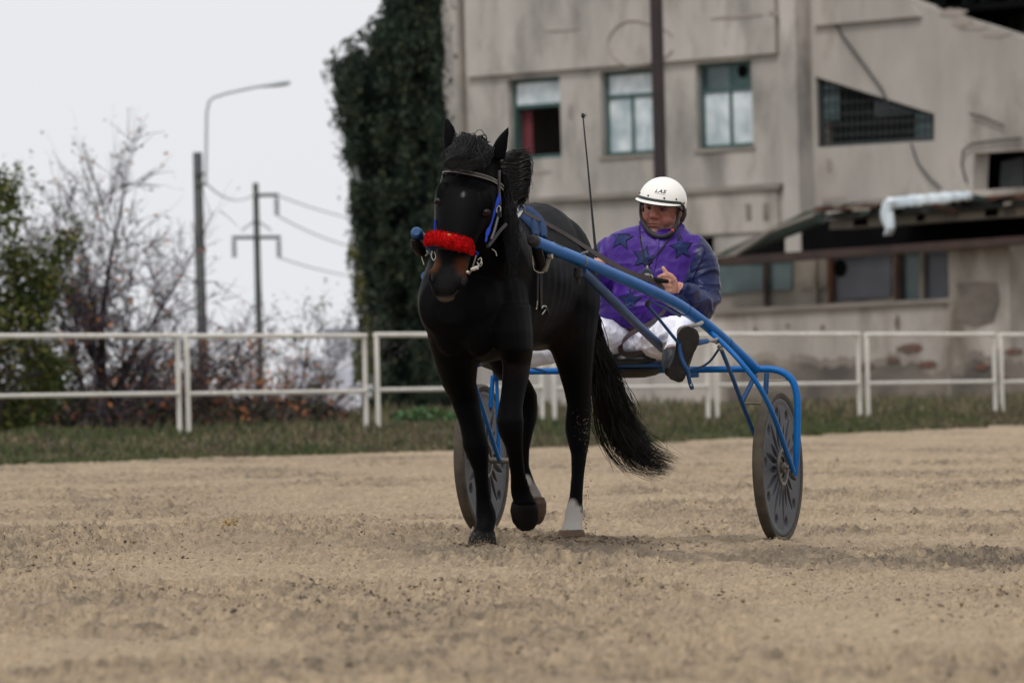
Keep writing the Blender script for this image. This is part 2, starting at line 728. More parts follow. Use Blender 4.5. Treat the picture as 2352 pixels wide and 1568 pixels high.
# ------------------------------------------------------------------ grass verge
M_gr = [mat('grass_green', (.066, .088, .030), .8, spec=.2), mat('grass_olive', (.115, .110, .052), .85, spec=.2),
        mat('grass_straw', (.20, .165, .095), .85), mat('grass_dark', (.034, .046, .02), .85),
        mat('grass_brown', (.11, .078, .05), .85)]


def blades(name, P, hgt, m, weights, wid=.012, lean=.5, tone=None):
    n = len(P)
    a = RNG.uniform(0, 2 * math.pi, n)
    d = np.stack([np.cos(a), np.sin(a), np.zeros(n)], 1)
    b = RNG.uniform(0, 2 * math.pi, n)
    l = np.stack([np.cos(b), np.sin(b), np.zeros(n)], 1) * (RNG.uniform(.1, lean, n) * hgt)[:, None]
    up = np.array([0, 0, 1.0])
    w = wid * RNG.uniform(.6, 1.5, (n, 1))
    h = hgt[:, None]
    v = np.stack([P - d * w, P + d * w, P + up * h * .6 + l * .4 + d * w * .7, P + up * h + l, P + up * h + l - d * w * .15,
                  P + up * h * .6 + l * .4 - d * w * .7], 1)
    f = np.stack([np.array([0, 1, 2, 5]), np.array([5, 2, 3, 4])])
    f = (f[None] + (np.arange(n) * 6)[:, None, None]).reshape(-1, 4)
    mi = RNG.choice(len(m), n, p=weights)
    if tone is not None:                                   # green tufts among straw and brown
        g = RNG.uniform(size=n) < tone
        mi = np.where(g, RNG.choice([0, 0, 1, 3], n), RNG.choice([1, 2, 4, 4, 3], n))
    mi = np.repeat(mi, 2)
    return raw_obj(name, v.reshape(-1, 3), f, m, mi)


def tn(t, n):
    return np.stack([TX * t + NX * n, TY * t + NY * n], -1)


def GT(p):
    return sstep(.32, .68, .6 * vnoise(p[:, 0] * .9, p[:, 1] * .35, 61) + .4 * vnoise(p[:, 0] * 3, p[:, 1] * 1.2, 62)) * .9


def grass():
    N = 110000
    t = RNG.uniform(52, 112, N)
    n = EDGE(t) - .12 + 5.6 * RNG.uniform(0, 1, N) ** 1.25 + .35 * (vnoise(t * .6, t * 0 + 3, 9) - .5)
    p = tn(t, n)
    cl = vnoise(p[:, 0] * 1.3, p[:, 1] * 1.3, 21)
    keep = RNG.uniform(size=N) < (.5 + .8 * cl)
    p, cl, n = p[keep], cl[keep], n[keep]
    h = (.03 + .09 * cl ** 2) * RNG.uniform(.6, 1.4, len(p)) + .05 * (n > N_FENCE - .6) * RNG.uniform(0, 1, len(p))
    o = blades('grass', np.column_stack([p, gz(p[:, 0], p[:, 1])]), h, M_gr, [.34, .30, .13, .13, .10], .012, tone=np.clip(GT(p) + .15 - .4 * sstep(88, 104, p[:, 1]), .08, .95))
    tag(o, 'rough autumn grass on the verge under the white fence', kind='stuff')
    # weedy slope behind the right half of the fence, browner
    N = 30000
    t = RNG.uniform(78, 128, N)
    n = RNG.uniform(N_FENCE, N_FENCE + 10, N)
    p = tn(t, n)
    bank = BANK(n)
    h = RNG.uniform(.06, .22, N) * (.4 + vnoise(p[:, 0], p[:, 1], 31))
    o = blades('weeds', np.column_stack([p, gz(p[:, 0], p[:, 1]) + bank * sstep(80, 90, t)]), h, M_gr, [.16, .26, .1, .16, .32], .014, tone=GT(p) * .55)
    tag(o, 'brownish weeds on the bank behind the right part of the fence', kind='stuff')


def BANK(n):
    return .22 * sstep(N_FENCE + 1.5, N_FENCE + 10, n)


grass()
M_bank = mat('bank_soil', srgb(98, 86, 62), .95, srgb(120, 104, 76), 1.2, 5)
t_ = np.linspace(74, 170, 60)
n_ = np.linspace(N_FENCE + .6, N_FENCE + 24, 30)
Tt, Nn = np.meshgrid(t_, n_)
pp = tn(Tt, Nn)
zz = gz(pp[..., 0], pp[..., 1]) + BANK(Nn) * sstep(76, 90, Tt) - .02
ii = np.arange(Tt.size).reshape(Tt.shape)
ff = np.stack([ii[:-1, :-1], ii[:-1, 1:], ii[1:, 1:], ii[1:, :-1]], -1).reshape(-1, 4)
tag(raw_obj('bank_ground', np.concatenate([pp, zz[..., None]], -1).reshape(-1, 3), ff, M_bank, smooth=True),
    'low weedy bank rising from the fence to the old building', kind='structure')

# ================================================================== THE FENCE
M_fence = mat('fence_paint', srgb(206, 201, 190), .5, srgb(224, 220, 211), 3, 4, col3=srgb(128, 84, 52), scale3=3.2, thr3=(.62, .74))
FP0 = at_y(420, 1000, 81.6)
N_LINE = NX * FP0.x + NY * FP0.y


def on_fence(px):
    r = ray(px, 880)
    k = N_LINE / (NX * r.x + NY * r.y)
    return TX * r.x * k + TY * r.y * k          # t along the fence


def fence_panel(px0, px1, label):
    t0, t1 = on_fence(px0), on_fence(px1)
    P0 = tn(t0, N_LINE)
    w = .030
    o = empty('fence_panel', (P0[0], P0[1], .52), label, 'fence', 'white pipe fence panels along the track')
    tv, nv = Vector((TX, TY, 0)), Vector((NX, NY, 0))
    dz = random.uniform(-.012, .012)

    def P(t, z):
        p = tn(t, N_LINE)
        return Vector((p[0], p[1], z))
    ztop, zlow = 1.64 + dz, 1.0 + dz
    for t in (t0, t1):
        MB().tube([P(t, .42), P(t, ztop - w)], w, 8).build('post', M_fence, o)
    MB().tube([P(t0 - w, ztop), P(t1 + w, ztop)], w, 8).build('rail', M_fence, o)
    MB().tube([P(t0 + w * .6, zlow), P(t1 - w * .6, zlow)], w * .9, 8).build('rail', M_fence, o)
    return o


for a, b, lb in [(-70, 410, 'rusty white pipe fence panel at the left edge before the bare berry tree'),
                 (431, 839, 'white pipe fence panel in front of the lamp post and orange bush'),
                 (867, 1244, 'white pipe fence panel half hidden behind the black horse'),
                 (1272, 1625, 'white pipe fence panel seen below the driver and cart seat'),
                 (1646, 1973, 'white pipe fence panel seen behind the right cart wheel'),
                 (1993, 2285, 'white pipe fence panel between the cart wheel and the last panel'),
                 (2301, 2585, 'white pipe fence panel cut off by the right edge')]:
    fence_panel(a, b, lb)

# ================================================================== THE OLD GRANDSTAND BUILDING
E_ = Vector((.667, -.745, 0))                      # along the facade, to the right
M_ = Vector((-.745, -.667, 0))                     # out of the facade
BREF = at_y(1440, 500, 140.0)


def bp(px, py, off=0.0):
    "facade coordinates (s, z) of a picture point on the plane off metres in front of the facade"
    r = ray(px, py)
    o = BREF + M_ * off
    t = (o - CAM_P).dot(M_) / r.dot(M_)
    p = CAM_P + r * t
    return (p - BREF).dot(E_), p.z


def bw(s, z, off=0.0):
    p = BREF + E_ * s + M_ * off
    return Vector((p.x, p.y, z))


def prism(mb, outline, holes, o0, o1, mi=0):
    "flat shape with holes in facade coordinates, from depth o0 (front) to o1 (back)"
    loops = [[Vector((s, z)) for s, z in outline]] + [[Vector((s, z)) for s, z in h] for h in holes]
    flat = [p for l in loops for p in l]
    if holes:
        eds, k = [], 0
        for l in loops:
            eds += [(k + i, k + (i + 1) % len(l)) for i in range(len(l))]
            k += len(l)
        res = delaunay_2d_cdt(flat, eds, [], 0, 1e-6)
        tris = []
        for t in res[2]:
            c = sum((res[0][i] for i in t), Vector((0, 0))) / 3
            if in_poly(c.x, c.y, loops[0]) and not any(in_poly(c.x, c.y, h) for h in loops[1:]):
                tris.append(tuple(res[3][i][0] for i in t))
    else:
        tris = tessellate_polygon([[p.to_3d() for p in loops[0]]])
    n = len(flat)
    vs_ = [bw(p.x, p.y, o0) for p in flat] + [bw(p.x, p.y, o1) for p in flat]
    fs = [tuple(t) for t in tris] + [tuple(i + n for i in reversed(t)) for t in tris]
    k = 0
    for l in loops:
        m = len(l)
        for i in range(m):
            j = (i + 1) % m
            fs.append((k + i, k + j, k + j + n, k + i + n))
        k += m
    return mb.add(vs_, fs, mi)


def rect(px0, py0, px1, py1, off=0.0):
    s0, za = bp(px0, py0, off)
    s1, _ = bp(px1, py1, off)
    _, zb = bp(px0, py1, off)
    return s0, zb, s1, za


def rl(s0, z0, s1, z1):
    return [(s0, z0), (s1, z0), (s1, z1), (s0, z1)]


def bbox(mb, px0, py0, px1, py1, o0, o1, mi=0):
    return prism(mb, rl(*rect(px0, py0, px1, py1, o0)), [], o0, o1, mi)


def bpoly(mb, pts, o0, o1, mi=0):
    return prism(mb, [bp(x, y, o0) for x, y in pts], [], o0, o1, mi)


M_wall = mat('old_plaster', srgb(148, 143, 137), .92, srgb(188, 181, 173), .75, 9, bump=.02, bscale=2.5,
             col3=srgb(104, 100, 95), scale3=.95, thr3=(.49, .74), stretch=(1, 1, .42))
M_wall2 = mat('stained_plaster', srgb(146, 141, 134), .92, srgb(190, 182, 173), .5, 8, bump=.02, bscale=2.5,
              col3=srgb(104, 96, 84), scale3=.6, thr3=(.5, .72), stretch=(1, 1, .45))
M_stain = mat('dark_stain', srgb(84, 79, 74), .95, srgb(128, 119, 109), 1.1, 7, stretch=(1, 1, 1.6))
M_stainl = mat('pale_stain', srgb(118, 111, 103), .95, srgb(148, 139, 128), 1.1, 7)
M_ledge = mat('weathered_ledge', srgb(122, 117, 110), .95, srgb(146, 138, 129), 1.5, 6)
M_soft = mat('soft_stain', srgb(142, 133, 124), .95, srgb(160, 150, 141), 1.2, 6)
M_void = mat('dark_interior', srgb(16, 16, 18), .95, srgb(10, 10, 12), 1, 4, spec=.05)  # near-black: the dark of unlit rooms and openings is put into the colour
M_green = mat('green_frame', srgb(44, 74, 72), .6, srgb(64, 92, 88), 3, 4)
M_glass = mat('dusty_glass', srgb(160, 176, 182), .3, srgb(222, 228, 230), 2.6, 6, spec=.5)
M_glassd = mat('dark_glass', srgb(48, 62, 66), .18, srgb(82, 100, 100), 1.2, 5)
M_paleg = mat('pale_teal_glass', srgb(92, 116, 120), .3, srgb(130, 150, 152), 2, 5)
M_gglass = mat('grey_glass', srgb(56, 58, 66), .3, srgb(84, 86, 94), .9, 6)
M_pinkc = mat('faded_red_curtain', srgb(104, 44, 52), .9)
M_bars = mat('barred_grille', srgb(34, 40, 42), .8, srgb(50, 52, 50), 3, 4)
M_rust = mat('rusty_steel', srgb(48, 38, 36), .85, srgb(68, 50, 44), 2.5, 5)
M_rustor = mat('orange_rust', srgb(96, 58, 38), .9, srgb(66, 46, 38), 2, 5)
M_conc = mat('fascia_concrete', srgb(150, 142, 130), .9, srgb(112, 106, 98), 1.2, 6)
M_sheet = mat('torn_plastic_sheet', srgb(190, 204, 214), .5, srgb(222, 230, 234), 2, 4, bump=.06, bscale=3)
M_greend = mat('dark_green_panel', srgb(34, 44, 40), .85, srgb(52, 64, 56), 1.5, 5)
M_cable = mat('black_cable', srgb(44, 42, 42), .7)
M_brick = mat('exposed_brick', srgb(112, 66, 54), .95, srgb(92, 84, 76), 1.6, 5)

b_org = bw(*bp(1440, 880), 0)
building = empty('grandstand_building', (b_org.x, b_org.y, .5),
                 'derelict grey plaster grandstand building with broken windows behind the driver', 'building')


def bpart(mb, name, m, parent=None, smooth=False):
    return mb.build(name, m, parent or building, smooth=smooth)


def window(r, name, o_frame, transom=None, mull=None, panes=None, fw=.075, open_low=False, sill=True):
    "frame bars and panes in a wall hole; r in facade coordinates"
    s0, z0, s1, z1 = r
    f = MB()
    prism(f, rl(s0, z0, s1, z1), [rl(s0 + fw, z0 + fw, s1 - fw, z1 - fw)], o_frame, o_frame - .09)
    zt = z0 + (z1 - z0) * transom if transom else None
    sm = s0 + (s1 - s0) * mull if mull else None
    if zt:
        prism(f, rl(s0 + fw, zt - fw / 2, s1 - fw, zt + fw / 2), [], o_frame - .006, o_frame - .08)
    if sm:
        prism(f, rl(sm - fw / 2, z0 + fw, sm + fw / 2, (zt - fw / 2) if zt else z1 - fw), [], o_frame - .01, o_frame - .08)
    fr = bpart(f, name, M_green)
    cells = []
    if zt:
        cells.append((s0 + fw, zt + fw / 2, s1 - fw, z1 - fw))
    top = (zt - fw / 2) if zt else z1 - fw
    if not open_low:
        if sm:
            cells += [(s0 + fw, z0 + fw, sm - fw / 2, top), (sm + fw / 2, z0 + fw, s1 - fw, top)]
        else:
            cells.append((s0 + fw, z0 + fw, s1 - fw, top))
    for i, c in enumerate(cells):
        p = MB()
        prism(p, rl(*c), [], o_frame - .035, o_frame - .045)
        bpart(p, 'pane', panes[i] if panes else M_glass, fr)
    if sill:
        p = MB()
        prism(p, rl(s0 - .06, z0 - .07, s1 + .06, z0), [], o_frame + .16, o_frame - .09)
        bpart(p, 'sill', M_ledge, fr)
    return fr


# main wall with three windows
sL, _ = bp(1009, 300)
sP, _ = bp(1797, 300)
zT = bp(1440, -260)[1]
w1 = rect(1166, 184, 1290, 369)
w2 = rect(1378, 166, 1503, 360)
w3 = rect(1597, 148, 1730, 344)
d1 = rect(1592, 545, 1640, 582)
mb = MB()
prism(mb, rl(sL, -.2, sP + .25, zT), [rl(*w1), rl(*w2), rl(*w3), rl(*d1)], 0, -.35)
bpart(mb, 'wall', M_wall)
# upper storey stands a little proud: shadow line above the windows
zh = bp(1440, 150)[1]
mb = MB()
sA, sB = bp(1080, 180)[0], bp(1790, 126)[0]
prism(mb, rl(sA, zh, sB, zT), [], .10, .002)
bpart(mb, 'upper_wall', M_wall)
mb = MB()
zl = bp(1440, 448)[1]
prism(mb, rl(bp(1180, 460)[0], zl - .05, sP, zl + .05), [], .11, .002)
bpart(mb, 'ledge', M_ledge)
mb = MB()
prism(mb, rl(bp(1480, 448)[0], bp(1500, 545)[1], bp(1790, 430)[0], zl - .05), [], .05, .002)
bpart(mb, 'lower_wall', M_wall2)
mb = MB()
sq = bp(1063, 100)[0]
prism(mb, rl(sq - .06, .3, sq + .06, zT), [], .10, .002)
bpart(mb, 'drainpipe', M_ledge)
mb = MB()
prism(mb, rl(sL - .01, -.2, sL + .16, zT), [], .06, .002)
bpart(mb, 'corner_strip', M_wall)
# windows
window(w1, 'window', -.13, .66, None, [M_glass], open_low=True, sill=False)
mb = MB()
cs = bp(1176, 300)[0], bp(1196, 300)[0]
prism(mb, rl(cs[0], w1[1] + .1, cs[1], w1[1] + (w1[3] - w1[1]) * .62), [], -.3, -.33)
bpart(mb, 'curtain', M_pinkc)
window(w2, 'window', -.13, .7, .5, [M_glass, M_glass, M_glass])
fr3 = window(w3, 'window', -.13, .68, .52, [M_glassd, M_glass, M_glass])
mb = MB()
prism(mb, rl(w3[0] + (w3[2] - w3[0]) * .5, w3[1] + (w3[3] - w3[1]) * .72, w3[2] - .08, w3[3] - .08), [], -.145, -.155)
bpart(mb, 'green_panel', M_green, fr3)
mb = MB()
c0 = bp(1706, 163, -.14)
rr = .13
prism(mb, [(c0[0] + rr * math.cos(a), c0[1] + rr * math.sin(a)) for a in np.linspace(0, 6.28, 15)[:-1]], [], -.13, -.14)
bpart(mb, 'fan_hole', M_void, fr3)
# dark rooms behind
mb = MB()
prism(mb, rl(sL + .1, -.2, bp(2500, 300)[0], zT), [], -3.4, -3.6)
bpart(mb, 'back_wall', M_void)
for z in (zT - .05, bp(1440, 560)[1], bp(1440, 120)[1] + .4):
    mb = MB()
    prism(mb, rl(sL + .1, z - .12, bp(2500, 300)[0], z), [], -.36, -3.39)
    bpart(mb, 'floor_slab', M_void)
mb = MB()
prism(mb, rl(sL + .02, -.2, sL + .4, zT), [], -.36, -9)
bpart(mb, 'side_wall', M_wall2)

# pilaster
sP2, _ = bp(1868, 300, -.12)
mb = MB()
prism(mb, rl(bp(1797, 300, .28)[0], -.2, sP2, zT), [], .28, -.3)
bpart(mb, 'pilaster', M_wall)

# right wall with a sloped top, the slanted barred window and the black opening
O2 = -.12
trap = [bp(x, y, O2) for x, y in [(1876, 339), (2146, 323), (2146, 262), (1872, 176)]]
hole = [bp(x, y, O2) for x, y in [(2234, 438), (2420, 425), (2420, 342), (2238, 352)]]
top = [bp(x, y, O2) for x, y in [(2560, 160), (2352, 88), (2229, 50), (2150, 24), (2084, 0), (1960, -60), (1868, -150)]]
sR = bp(2560, 300, O2)[0]
mb = MB()
prism(mb, [(sP2 - .25, -.2), (sR, -.2)] + top[:-1] + [(sP2 - .25, top[-1][1])], [trap, hole], O2, -.5)
bpart(mb, 'wall', M_wall2)
# raised band under the roof slope
mb = MB()
bpoly(mb, [(1868, 60), (2110, 38), (2084, 0), (1960, -60), (1868, -150)], O2 + .09, O2 + .002)
bpart(mb, 'upper_wall', M_wall2)
# barred window
f = MB()
for a, b in [((1876, 339), (2146, 323)), ((2146, 323), (2146, 262)), ((2146, 262), (1872, 176)), ((1872, 176), (1876, 339))]:
    pa, pb = bw(*bp(*a, O2), O2 - .12), bw(*bp(*b, O2), O2 - .12)
    f.tube([pa, pb], .07, 6)
fr = bpart(f, 'window', M_bars)


def trap_top(x):
    return 176 + (x - 1872) * (262 - 176) / (2146 - 1872)


for x in range(1892, 2146, 13):
    p = MB().tube([bw(*bp(x, trap_top(x), O2), O2 - .14), bw(*bp(x, 338 - (x - 1876) * .059, O2), O2 - .14)], .02, 5)
    bpart(p, 'window_bar', M_bars, fr)
for y0 in (205, 232, 258, 282, 306):
    x1 = min(2146, 1872 + max(0, (y0 - 176)) / .314) if y0 < 262 else 2146
    p = MB().tube([bw(*bp(1876, y0 + 6, O2), O2 - .145), bw(*bp(x1, y0 - (x1 - 1876) * .03, O2), O2 - .145)], .018, 5)
    bpart(p, 'window_bar', M_bars, fr)
for q, m in [([(1876, 186), (1926, 198), (1926, 276), (1877, 280)], M_paleg), ([(2104, 258), (2144, 268), (2144, 322), (2106, 324)], M_paleg),
             ([(1930, 200), (2000, 222), (2000, 270), (1930, 276)], M_void), ([(2010, 228), (2096, 254), (2096, 262), (2012, 268)], M_glassd)]:
    p = MB()
    bpoly(p, q, O2 - .2, O2 - .21)
    bpart(p, 'pane', m, fr)
# frame in the black opening
mb = MB()
bbox(mb, 2250, 352, 2258, 432, O2 - .3, O2 - .36)
bpart(mb, 'window_frame', M_void)
mb = MB()
bpoly(mb, [(2300, 372), (2352, 360), (2352, 430), (2296, 434)], O2 - .32, O2 - .34)
bpart(mb, 'broken_panel', M_bars)
# dark stand above the slope, with columns
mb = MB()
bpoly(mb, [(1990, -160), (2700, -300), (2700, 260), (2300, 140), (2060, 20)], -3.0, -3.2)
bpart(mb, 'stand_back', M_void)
for x in (2146, 2212, 2254, 2318, 2341):
    p = MB()
    bbox(p, x - 5, -160, x + 5, 120, -2.2, -2.5)
    bpart(p, 'stand_column', M_greend)
mb = MB()
bpoly(mb, [(1990, -160), (2700, -300), (2700, -340), (1990, -200)], -.2, -3.0)
bpart(mb, 'stand_roof', M_ledge)

# loose cables and pipe on the right wall
for pts in [[(1924, 56), (1945, 90), (1990, 150), (2030, 205), (2046, 240)], [(2098, 330), (2112, 372), (2140, 410), (2166, 432)],
            [(2226, 420), (2214, 380), (2218, 345), (2238, 330), (2300, 322), (2352, 318)], [(2232, 262), (2260, 268), (2310, 290)]]:
    p = MB().tube([bw(*bp(x, y, O2), O2 + .06) for x, y in pts], .02, 5)
    bpart(p, 'cable', M_cable)

# projecting annex in front of the right wall
O3 = 2.6
mb = MB()
bpoly(mb, [(1630, 612), (2560, 545), (2560, 527), (1630, 592)], O3 + .5, O3 + .1)
bpart(mb, 'beam', M_rust)
mb = MB()                                                # pale fascia strip of the canopy
bpoly(mb, [(1905, 527), (2560, 480), (2560, 455), (1905, 505)], O3, O3 - .5)
bpart(mb, 'fascia', M_conc)
for a, b, c in [(1960, 1990, M_void), (2105, 2122, M_void), (2168, 2196, M_stain), (2262, 2290, M_void), (2305, 2330, M_stain)]:
    p = MB()
    dy = (a - 1905) * -.072
    bpoly(p, [(a, 524 + dy), (b, 522 + dy), (b, 505 + dy), (a, 508 + dy)], O3 + .03, O3 + .002)
    bpart(p, 'stain_patch', c)
mb = MB()                                                # ragged canopy edge
pts_t = [(1868, 476), (1900, 470), (1950, 466), (2010, 470), (2060, 463), (2130, 462), (2200, 456), (2270, 452), (2352, 446), (2560, 430)]
pts_b = [(2560, 453), (2352, 470), (2200, 486), (2050, 494), (1905, 503), (1868, 500)]
bpoly(mb, pts_b + pts_t[::-1], O3 + .25, O3 - .2)
bpart(mb, 'canopy_edge', M_bars)
mb = MB()
prism(mb, rl(bp(1880, 500, O3)[0], bp(1880, 500, O3)[1] - .1, bp(2560, 500, O3)[0], bp(1880, 500, O3)[1] + .05), [], O3 - .55, .0)
bpart(mb, 'canopy_slab', M_ledge)
for a, b in [((1872, 482), (2015, 474)), ((2180, 462), (2352, 449)), ((2240, 458), (2352, 454))]:
    p = MB().tube([bw(*bp(*a, O3 + .3), O3 + .3), bw(*bp(*b, O3 + .3), O3 + .3)], .04, 6)
    bpart(p, 'rusty_rail', M_rustor)
mb = MB()                                                # near-black sheet painting in the dark of the recess behind
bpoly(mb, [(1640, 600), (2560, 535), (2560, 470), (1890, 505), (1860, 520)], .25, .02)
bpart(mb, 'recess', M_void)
# sloped green panelling running down to the left
mb = MB()
bpoly(mb, [(1640, 588), (1700, 580), (1880, 512), (1872, 482), (1850, 486), (1760, 530)], O3 - .3, O3 - .5)
bpart(mb, 'sloped_panel', M_greend)
for a, b in [((1652, 590), (1740, 535)), ((1740, 535), (1868, 487)), ((1668, 586), (1760, 525))]:
    p = MB().tube([bw(*bp(*a, O3), O3 - .2), bw(*bp(*b, O3), O3 - .2)], .045, 5)
    bpart(p, 'handrail', M_ledge)
# loose boards and scraps on the broken canopy
rb_ = random.Random(8)
for i in range(26):
    x = rb_.uniform(1880, 2345)
    y = 476 - (x - 1870) * .062 + rb_.uniform(-6, 22)
    w_, h_, a_ = rb_.uniform(8, 34), rb_.uniform(1.5, 5), rb_.uniform(-.35, .25)
    dx_, dy_ = w_ * math.cos(a_), w_ * math.sin(a_)
    p = MB()
    o_ = O3 + rb_.uniform(.3, .5)
    bpoly(p, [(x - dx_, y - dy_ + h_), (x + dx_, y + dy_ + h_), (x + dx_, y + dy_ - h_), (x - dx_, y - dy_ - h_)], o_, o_ - .04)
    bpart(p, 'loose_board', rb_.choice([M_void, M_bars, M_rustor, M_conc, M_greend, M_ledge]))
# torn plastic sheet
mb = MB()
secs = []
for i, x in enumerate(range(2034, 2240, 9)):
    t = (x - 2034) / 200
    y = 468 - 19 * t + 2.5 * noise.noise(Vector((x * .06, 1, 0)))
    h = (24 - 5 * t) * (1 + .45 * noise.noise(Vector((x * .045, 4, 0)))) * (.6 if i == 0 or i > 21 else 1)
    c = bw(*bp(x, y, O3 + .5), O3 + .5 + .05 * noise.noise(Vector((x * .09, 7, 0))))
    secs.append((c, M_ * .05 + Z_ * .05 * noise.noise(Vector((x * .11, 9, 0))), Z_ * h * .0044 + M_ * .06 * noise.noise(Vector((x * .1, 2, 0)))))
mb.loft(secs, 14, 3)
secs = []
for x, y, w in [(2050, 462, 18), (2042, 485, 15), (2044, 505, 17), (2050, 525, 9), (2044, 540, 4)]:
    c = bw(*bp(x, y, O3 + .5), O3 + .55)
    secs.append((c, E_ * w * .0075 * 1.2, M_ * .1))
mb.loft(secs, 10)
bpart(mb, 'torn_sheet', M_sheet, smooth=True)
# glazed band
mb = MB()
bpoly(mb, [(1636, 718), (2190, 690), (2190, 570), (1636, 604)], O3 - .25, O3 - .35)
bpart(mb, 'glazing_back', M_conc)
for q, m in [([(1640, 676), (1752, 668), (1752, 604), (1640, 610)], M_glassd), ([(1764, 668), (1818, 664), (1818, 598), (1764, 602)], M_glassd),
             ([(1916, 690), (2046, 680), (2046, 586), (1916, 594)], M_gglass), ([(2072, 692), (2112, 690), (2112, 582), (2072, 585)], M_glassd),
             ([(2122, 692), (2178, 689), (2178, 578), (2122, 582)], M_gglass), ([(1838, 664), (1900, 660), (1900, 594), (1838, 598)], M_conc)]:
    p = MB()
    bpoly(p, q, O3 - .2, O3 - .24)
    bpart(p, 'window_pane', m)
for x, m in [(1758, M_rust), (1870, M_conc), (1906, M_rustor), (2058, M_rustor), (2064, M_rust), (2116, M_conc), (2184, M_conc)]:
    y0 = 604 - (x - 1640) * .058
    y1 = 712 - (x - 1640) * .05
    p = MB()
    bpoly(p, [(x - 4, y1), (x + 4, y1), (x + 4, y0), (x - 4, y0)], O3 - .12, O3 - .19)
    bpart(p, 'mullion', m)
p = MB()
bpoly(p, [(1630, 722), (2190, 694), (2190, 684), (1630, 711)], O3 + .06, O3 - .18)
bpart(p, 'sill', M_ledge)
for x, y in [(1930, 616), ]:
    p = MB()
    c0 = bp(x, y, O3 - .19)
    prism(p, [(c0[0] + .16 * math.cos(a), c0[1] + .16 * math.sin(a)) for a in np.linspace(0, 6.28, 15)[:-1]], [], O3 - .185, O3 - .197)
    bpart(p, 'dark_hole', M_void)
# base wall
mb = MB()
s0 = bp(1560, 800, O3)[0]
prism(mb, [(s0, -.2), (bp(2200, 800, O3)[0], -.2), bp(2200, 692, O3), bp(1560, 724, O3)], [], O3 - .02, O3 - .34)
bpart(mb, 'base_wall', M_wall2)
mb = MB()
s1 = bp(2182, 700, O3)[0]
prism(mb, [(s1, -.2), (sR, -.2), (sR, bp(2560, 545, O3)[1]), bp(2182, 572, O3)], [], O3 + .05, O3 - .6)
bpart(mb, 'end_wall', M_wall2)
random.seed(3)


def blotch(px, py, rx, ry, off, m, name='stain_patch', n=18):
    c = bp(px, py, off)
    q = bp(px + 50, py, off)
    k = abs(q[0] - c[0]) / 50
    pts = []
    for i in range(n):
        a = 2 * math.pi * i / n
        r = random.uniform(.72, 1.2)
        pts.append((c[0] + rx * k * r * math.cos(a), c[1] + ry * .0083 * r * math.sin(a)))
    p = MB()
    prism(p, pts, [], off + .012, off + .002)
    bpart(p, name, m)


mb = MB()
bpoly(mb, [(2196, 735), (2206, 690), (2198, 652), (2240, 646), (2290, 650), (2296, 690), (2282, 740), (2240, 752)], O3 + .062, O3 + .052)
bpart(mb, 'stain_patch', M_stain)
for a, b, o_, y0 in [(1655, 2178, O3 - .019, 818), (1670, 2178, O3 - .016, 836), (2184, 2480, O3 + .050, 802), (2184, 2480, O3 + .053, 822)]:
    top_ = [(x, y0 + 26 * noise.noise(Vector((x * .021, o_, 2.0))) + 14 * noise.noise(Vector((x * .07, o_, 5.0))) + 9 * noise.noise(Vector((x * .23, o_, 8.0))) + (30 if x < a + 30 else 0)) for x in range(a, b, 4)]
    mb = MB()
    prism(mb, [bp(x, y, o_) for x, y in top_] + [(bp(b, 800, o_)[0], -.1), (bp(a, 800, o_)[0], -.1)], [], o_ + .002, o_ + .001)
    bpart(mb, 'damp_stain', M_stainl if y0 in (818, 802) else M_stain)
for px, py, rx, ry in [(2255, 842, 16, 7), (2330, 806, 20, 6), (2290, 866, 24, 6)]:
    blotch(px, py, rx, ry, O3 + .066, M_brick, 'brick_patch')
for px, py, rx, ry in [(2090, 800, 30, 9), (1990, 842, 18, 8), (2050, 826, 14, 6), (2130, 836, 22, 8)]:
    blotch(px, py, rx, ry, O3 - .004, M_brick, 'brick_patch')
for px, py, rx, ry in [(1735, 756, 4, 5), (1890, 752, 5, 6), (2062, 742, 6, 18), (1810, 748, 4, 4)]:
    blotch(px, py, rx, ry, O3 - .016, M_stain)
for px, py, rx, ry in [(1700, 38, 60, 4), (1780, 30, 16, 6), (1290, 70, 40, 3)]:
    blotch(px, py, rx, ry, .102, M_soft, 'weather_stain')
for px, py, rx, ry in [(1310, 258, 5, 20), (1240, 395, 24, 4)]:
    blotch(px, py, rx, ry, .0, M_soft, 'weather_stain')
for px, py, rx, ry in [(2190, 30, 30, 10), (2240, 62, 34, 7), (2210, 50, 22, 16), (2290, 80, 30, 5), (1920, 455, 30, 6), (2000, 460, 40, 5), (1905, 380, 8, 14)]:
    blotch(px, py, rx, ry, O2, M_soft, 'weather_stain')
# faint painted ring on the wall
ring = []
for a in np.linspace(.3, 6.0, 40):
    c = bp(1472 + 76 * math.cos(a) * (1 if math.cos(a) < 0 else 1.0), 100 - 56 * math.sin(a) * (.9 + .1 * math.cos(3 * a)), .105)
    ring.append(bw(c[0], c[1], .104))
mb = MB().tube(ring, .022, 5)
bpart(mb, 'painted_ring', M_soft)
for x in (1712, 1752):
    p = MB()
    bbox(p, x, 468, x + 12, 505, .07, .052)
    bpart(p, 'notice', M_conc)

# dark steel column standing before the facade
M_col = mat('brown_black_steel', srgb(44, 33, 36), .7, srgb(54, 42, 42), 2, 4)
pc = at_y(1524, 700, 128)
pole = empty('steel_column', (pc.x, pc.y, .5), 'dark brown steel column rising behind the white helmet', 'column')
MB().tube([Vector((pc.x, pc.y, 1.5)), Vector((pc.x, pc.y, 12))], [.112, .112], 14).build('shaft', M_col, pole)
MB().box(Vector((pc.x, pc.y, .88)), Vector((.2, 0, 0)), Vector((0, .2, 0)), Vector((0, 0, .62))).build('plinth', M_wall, pole)

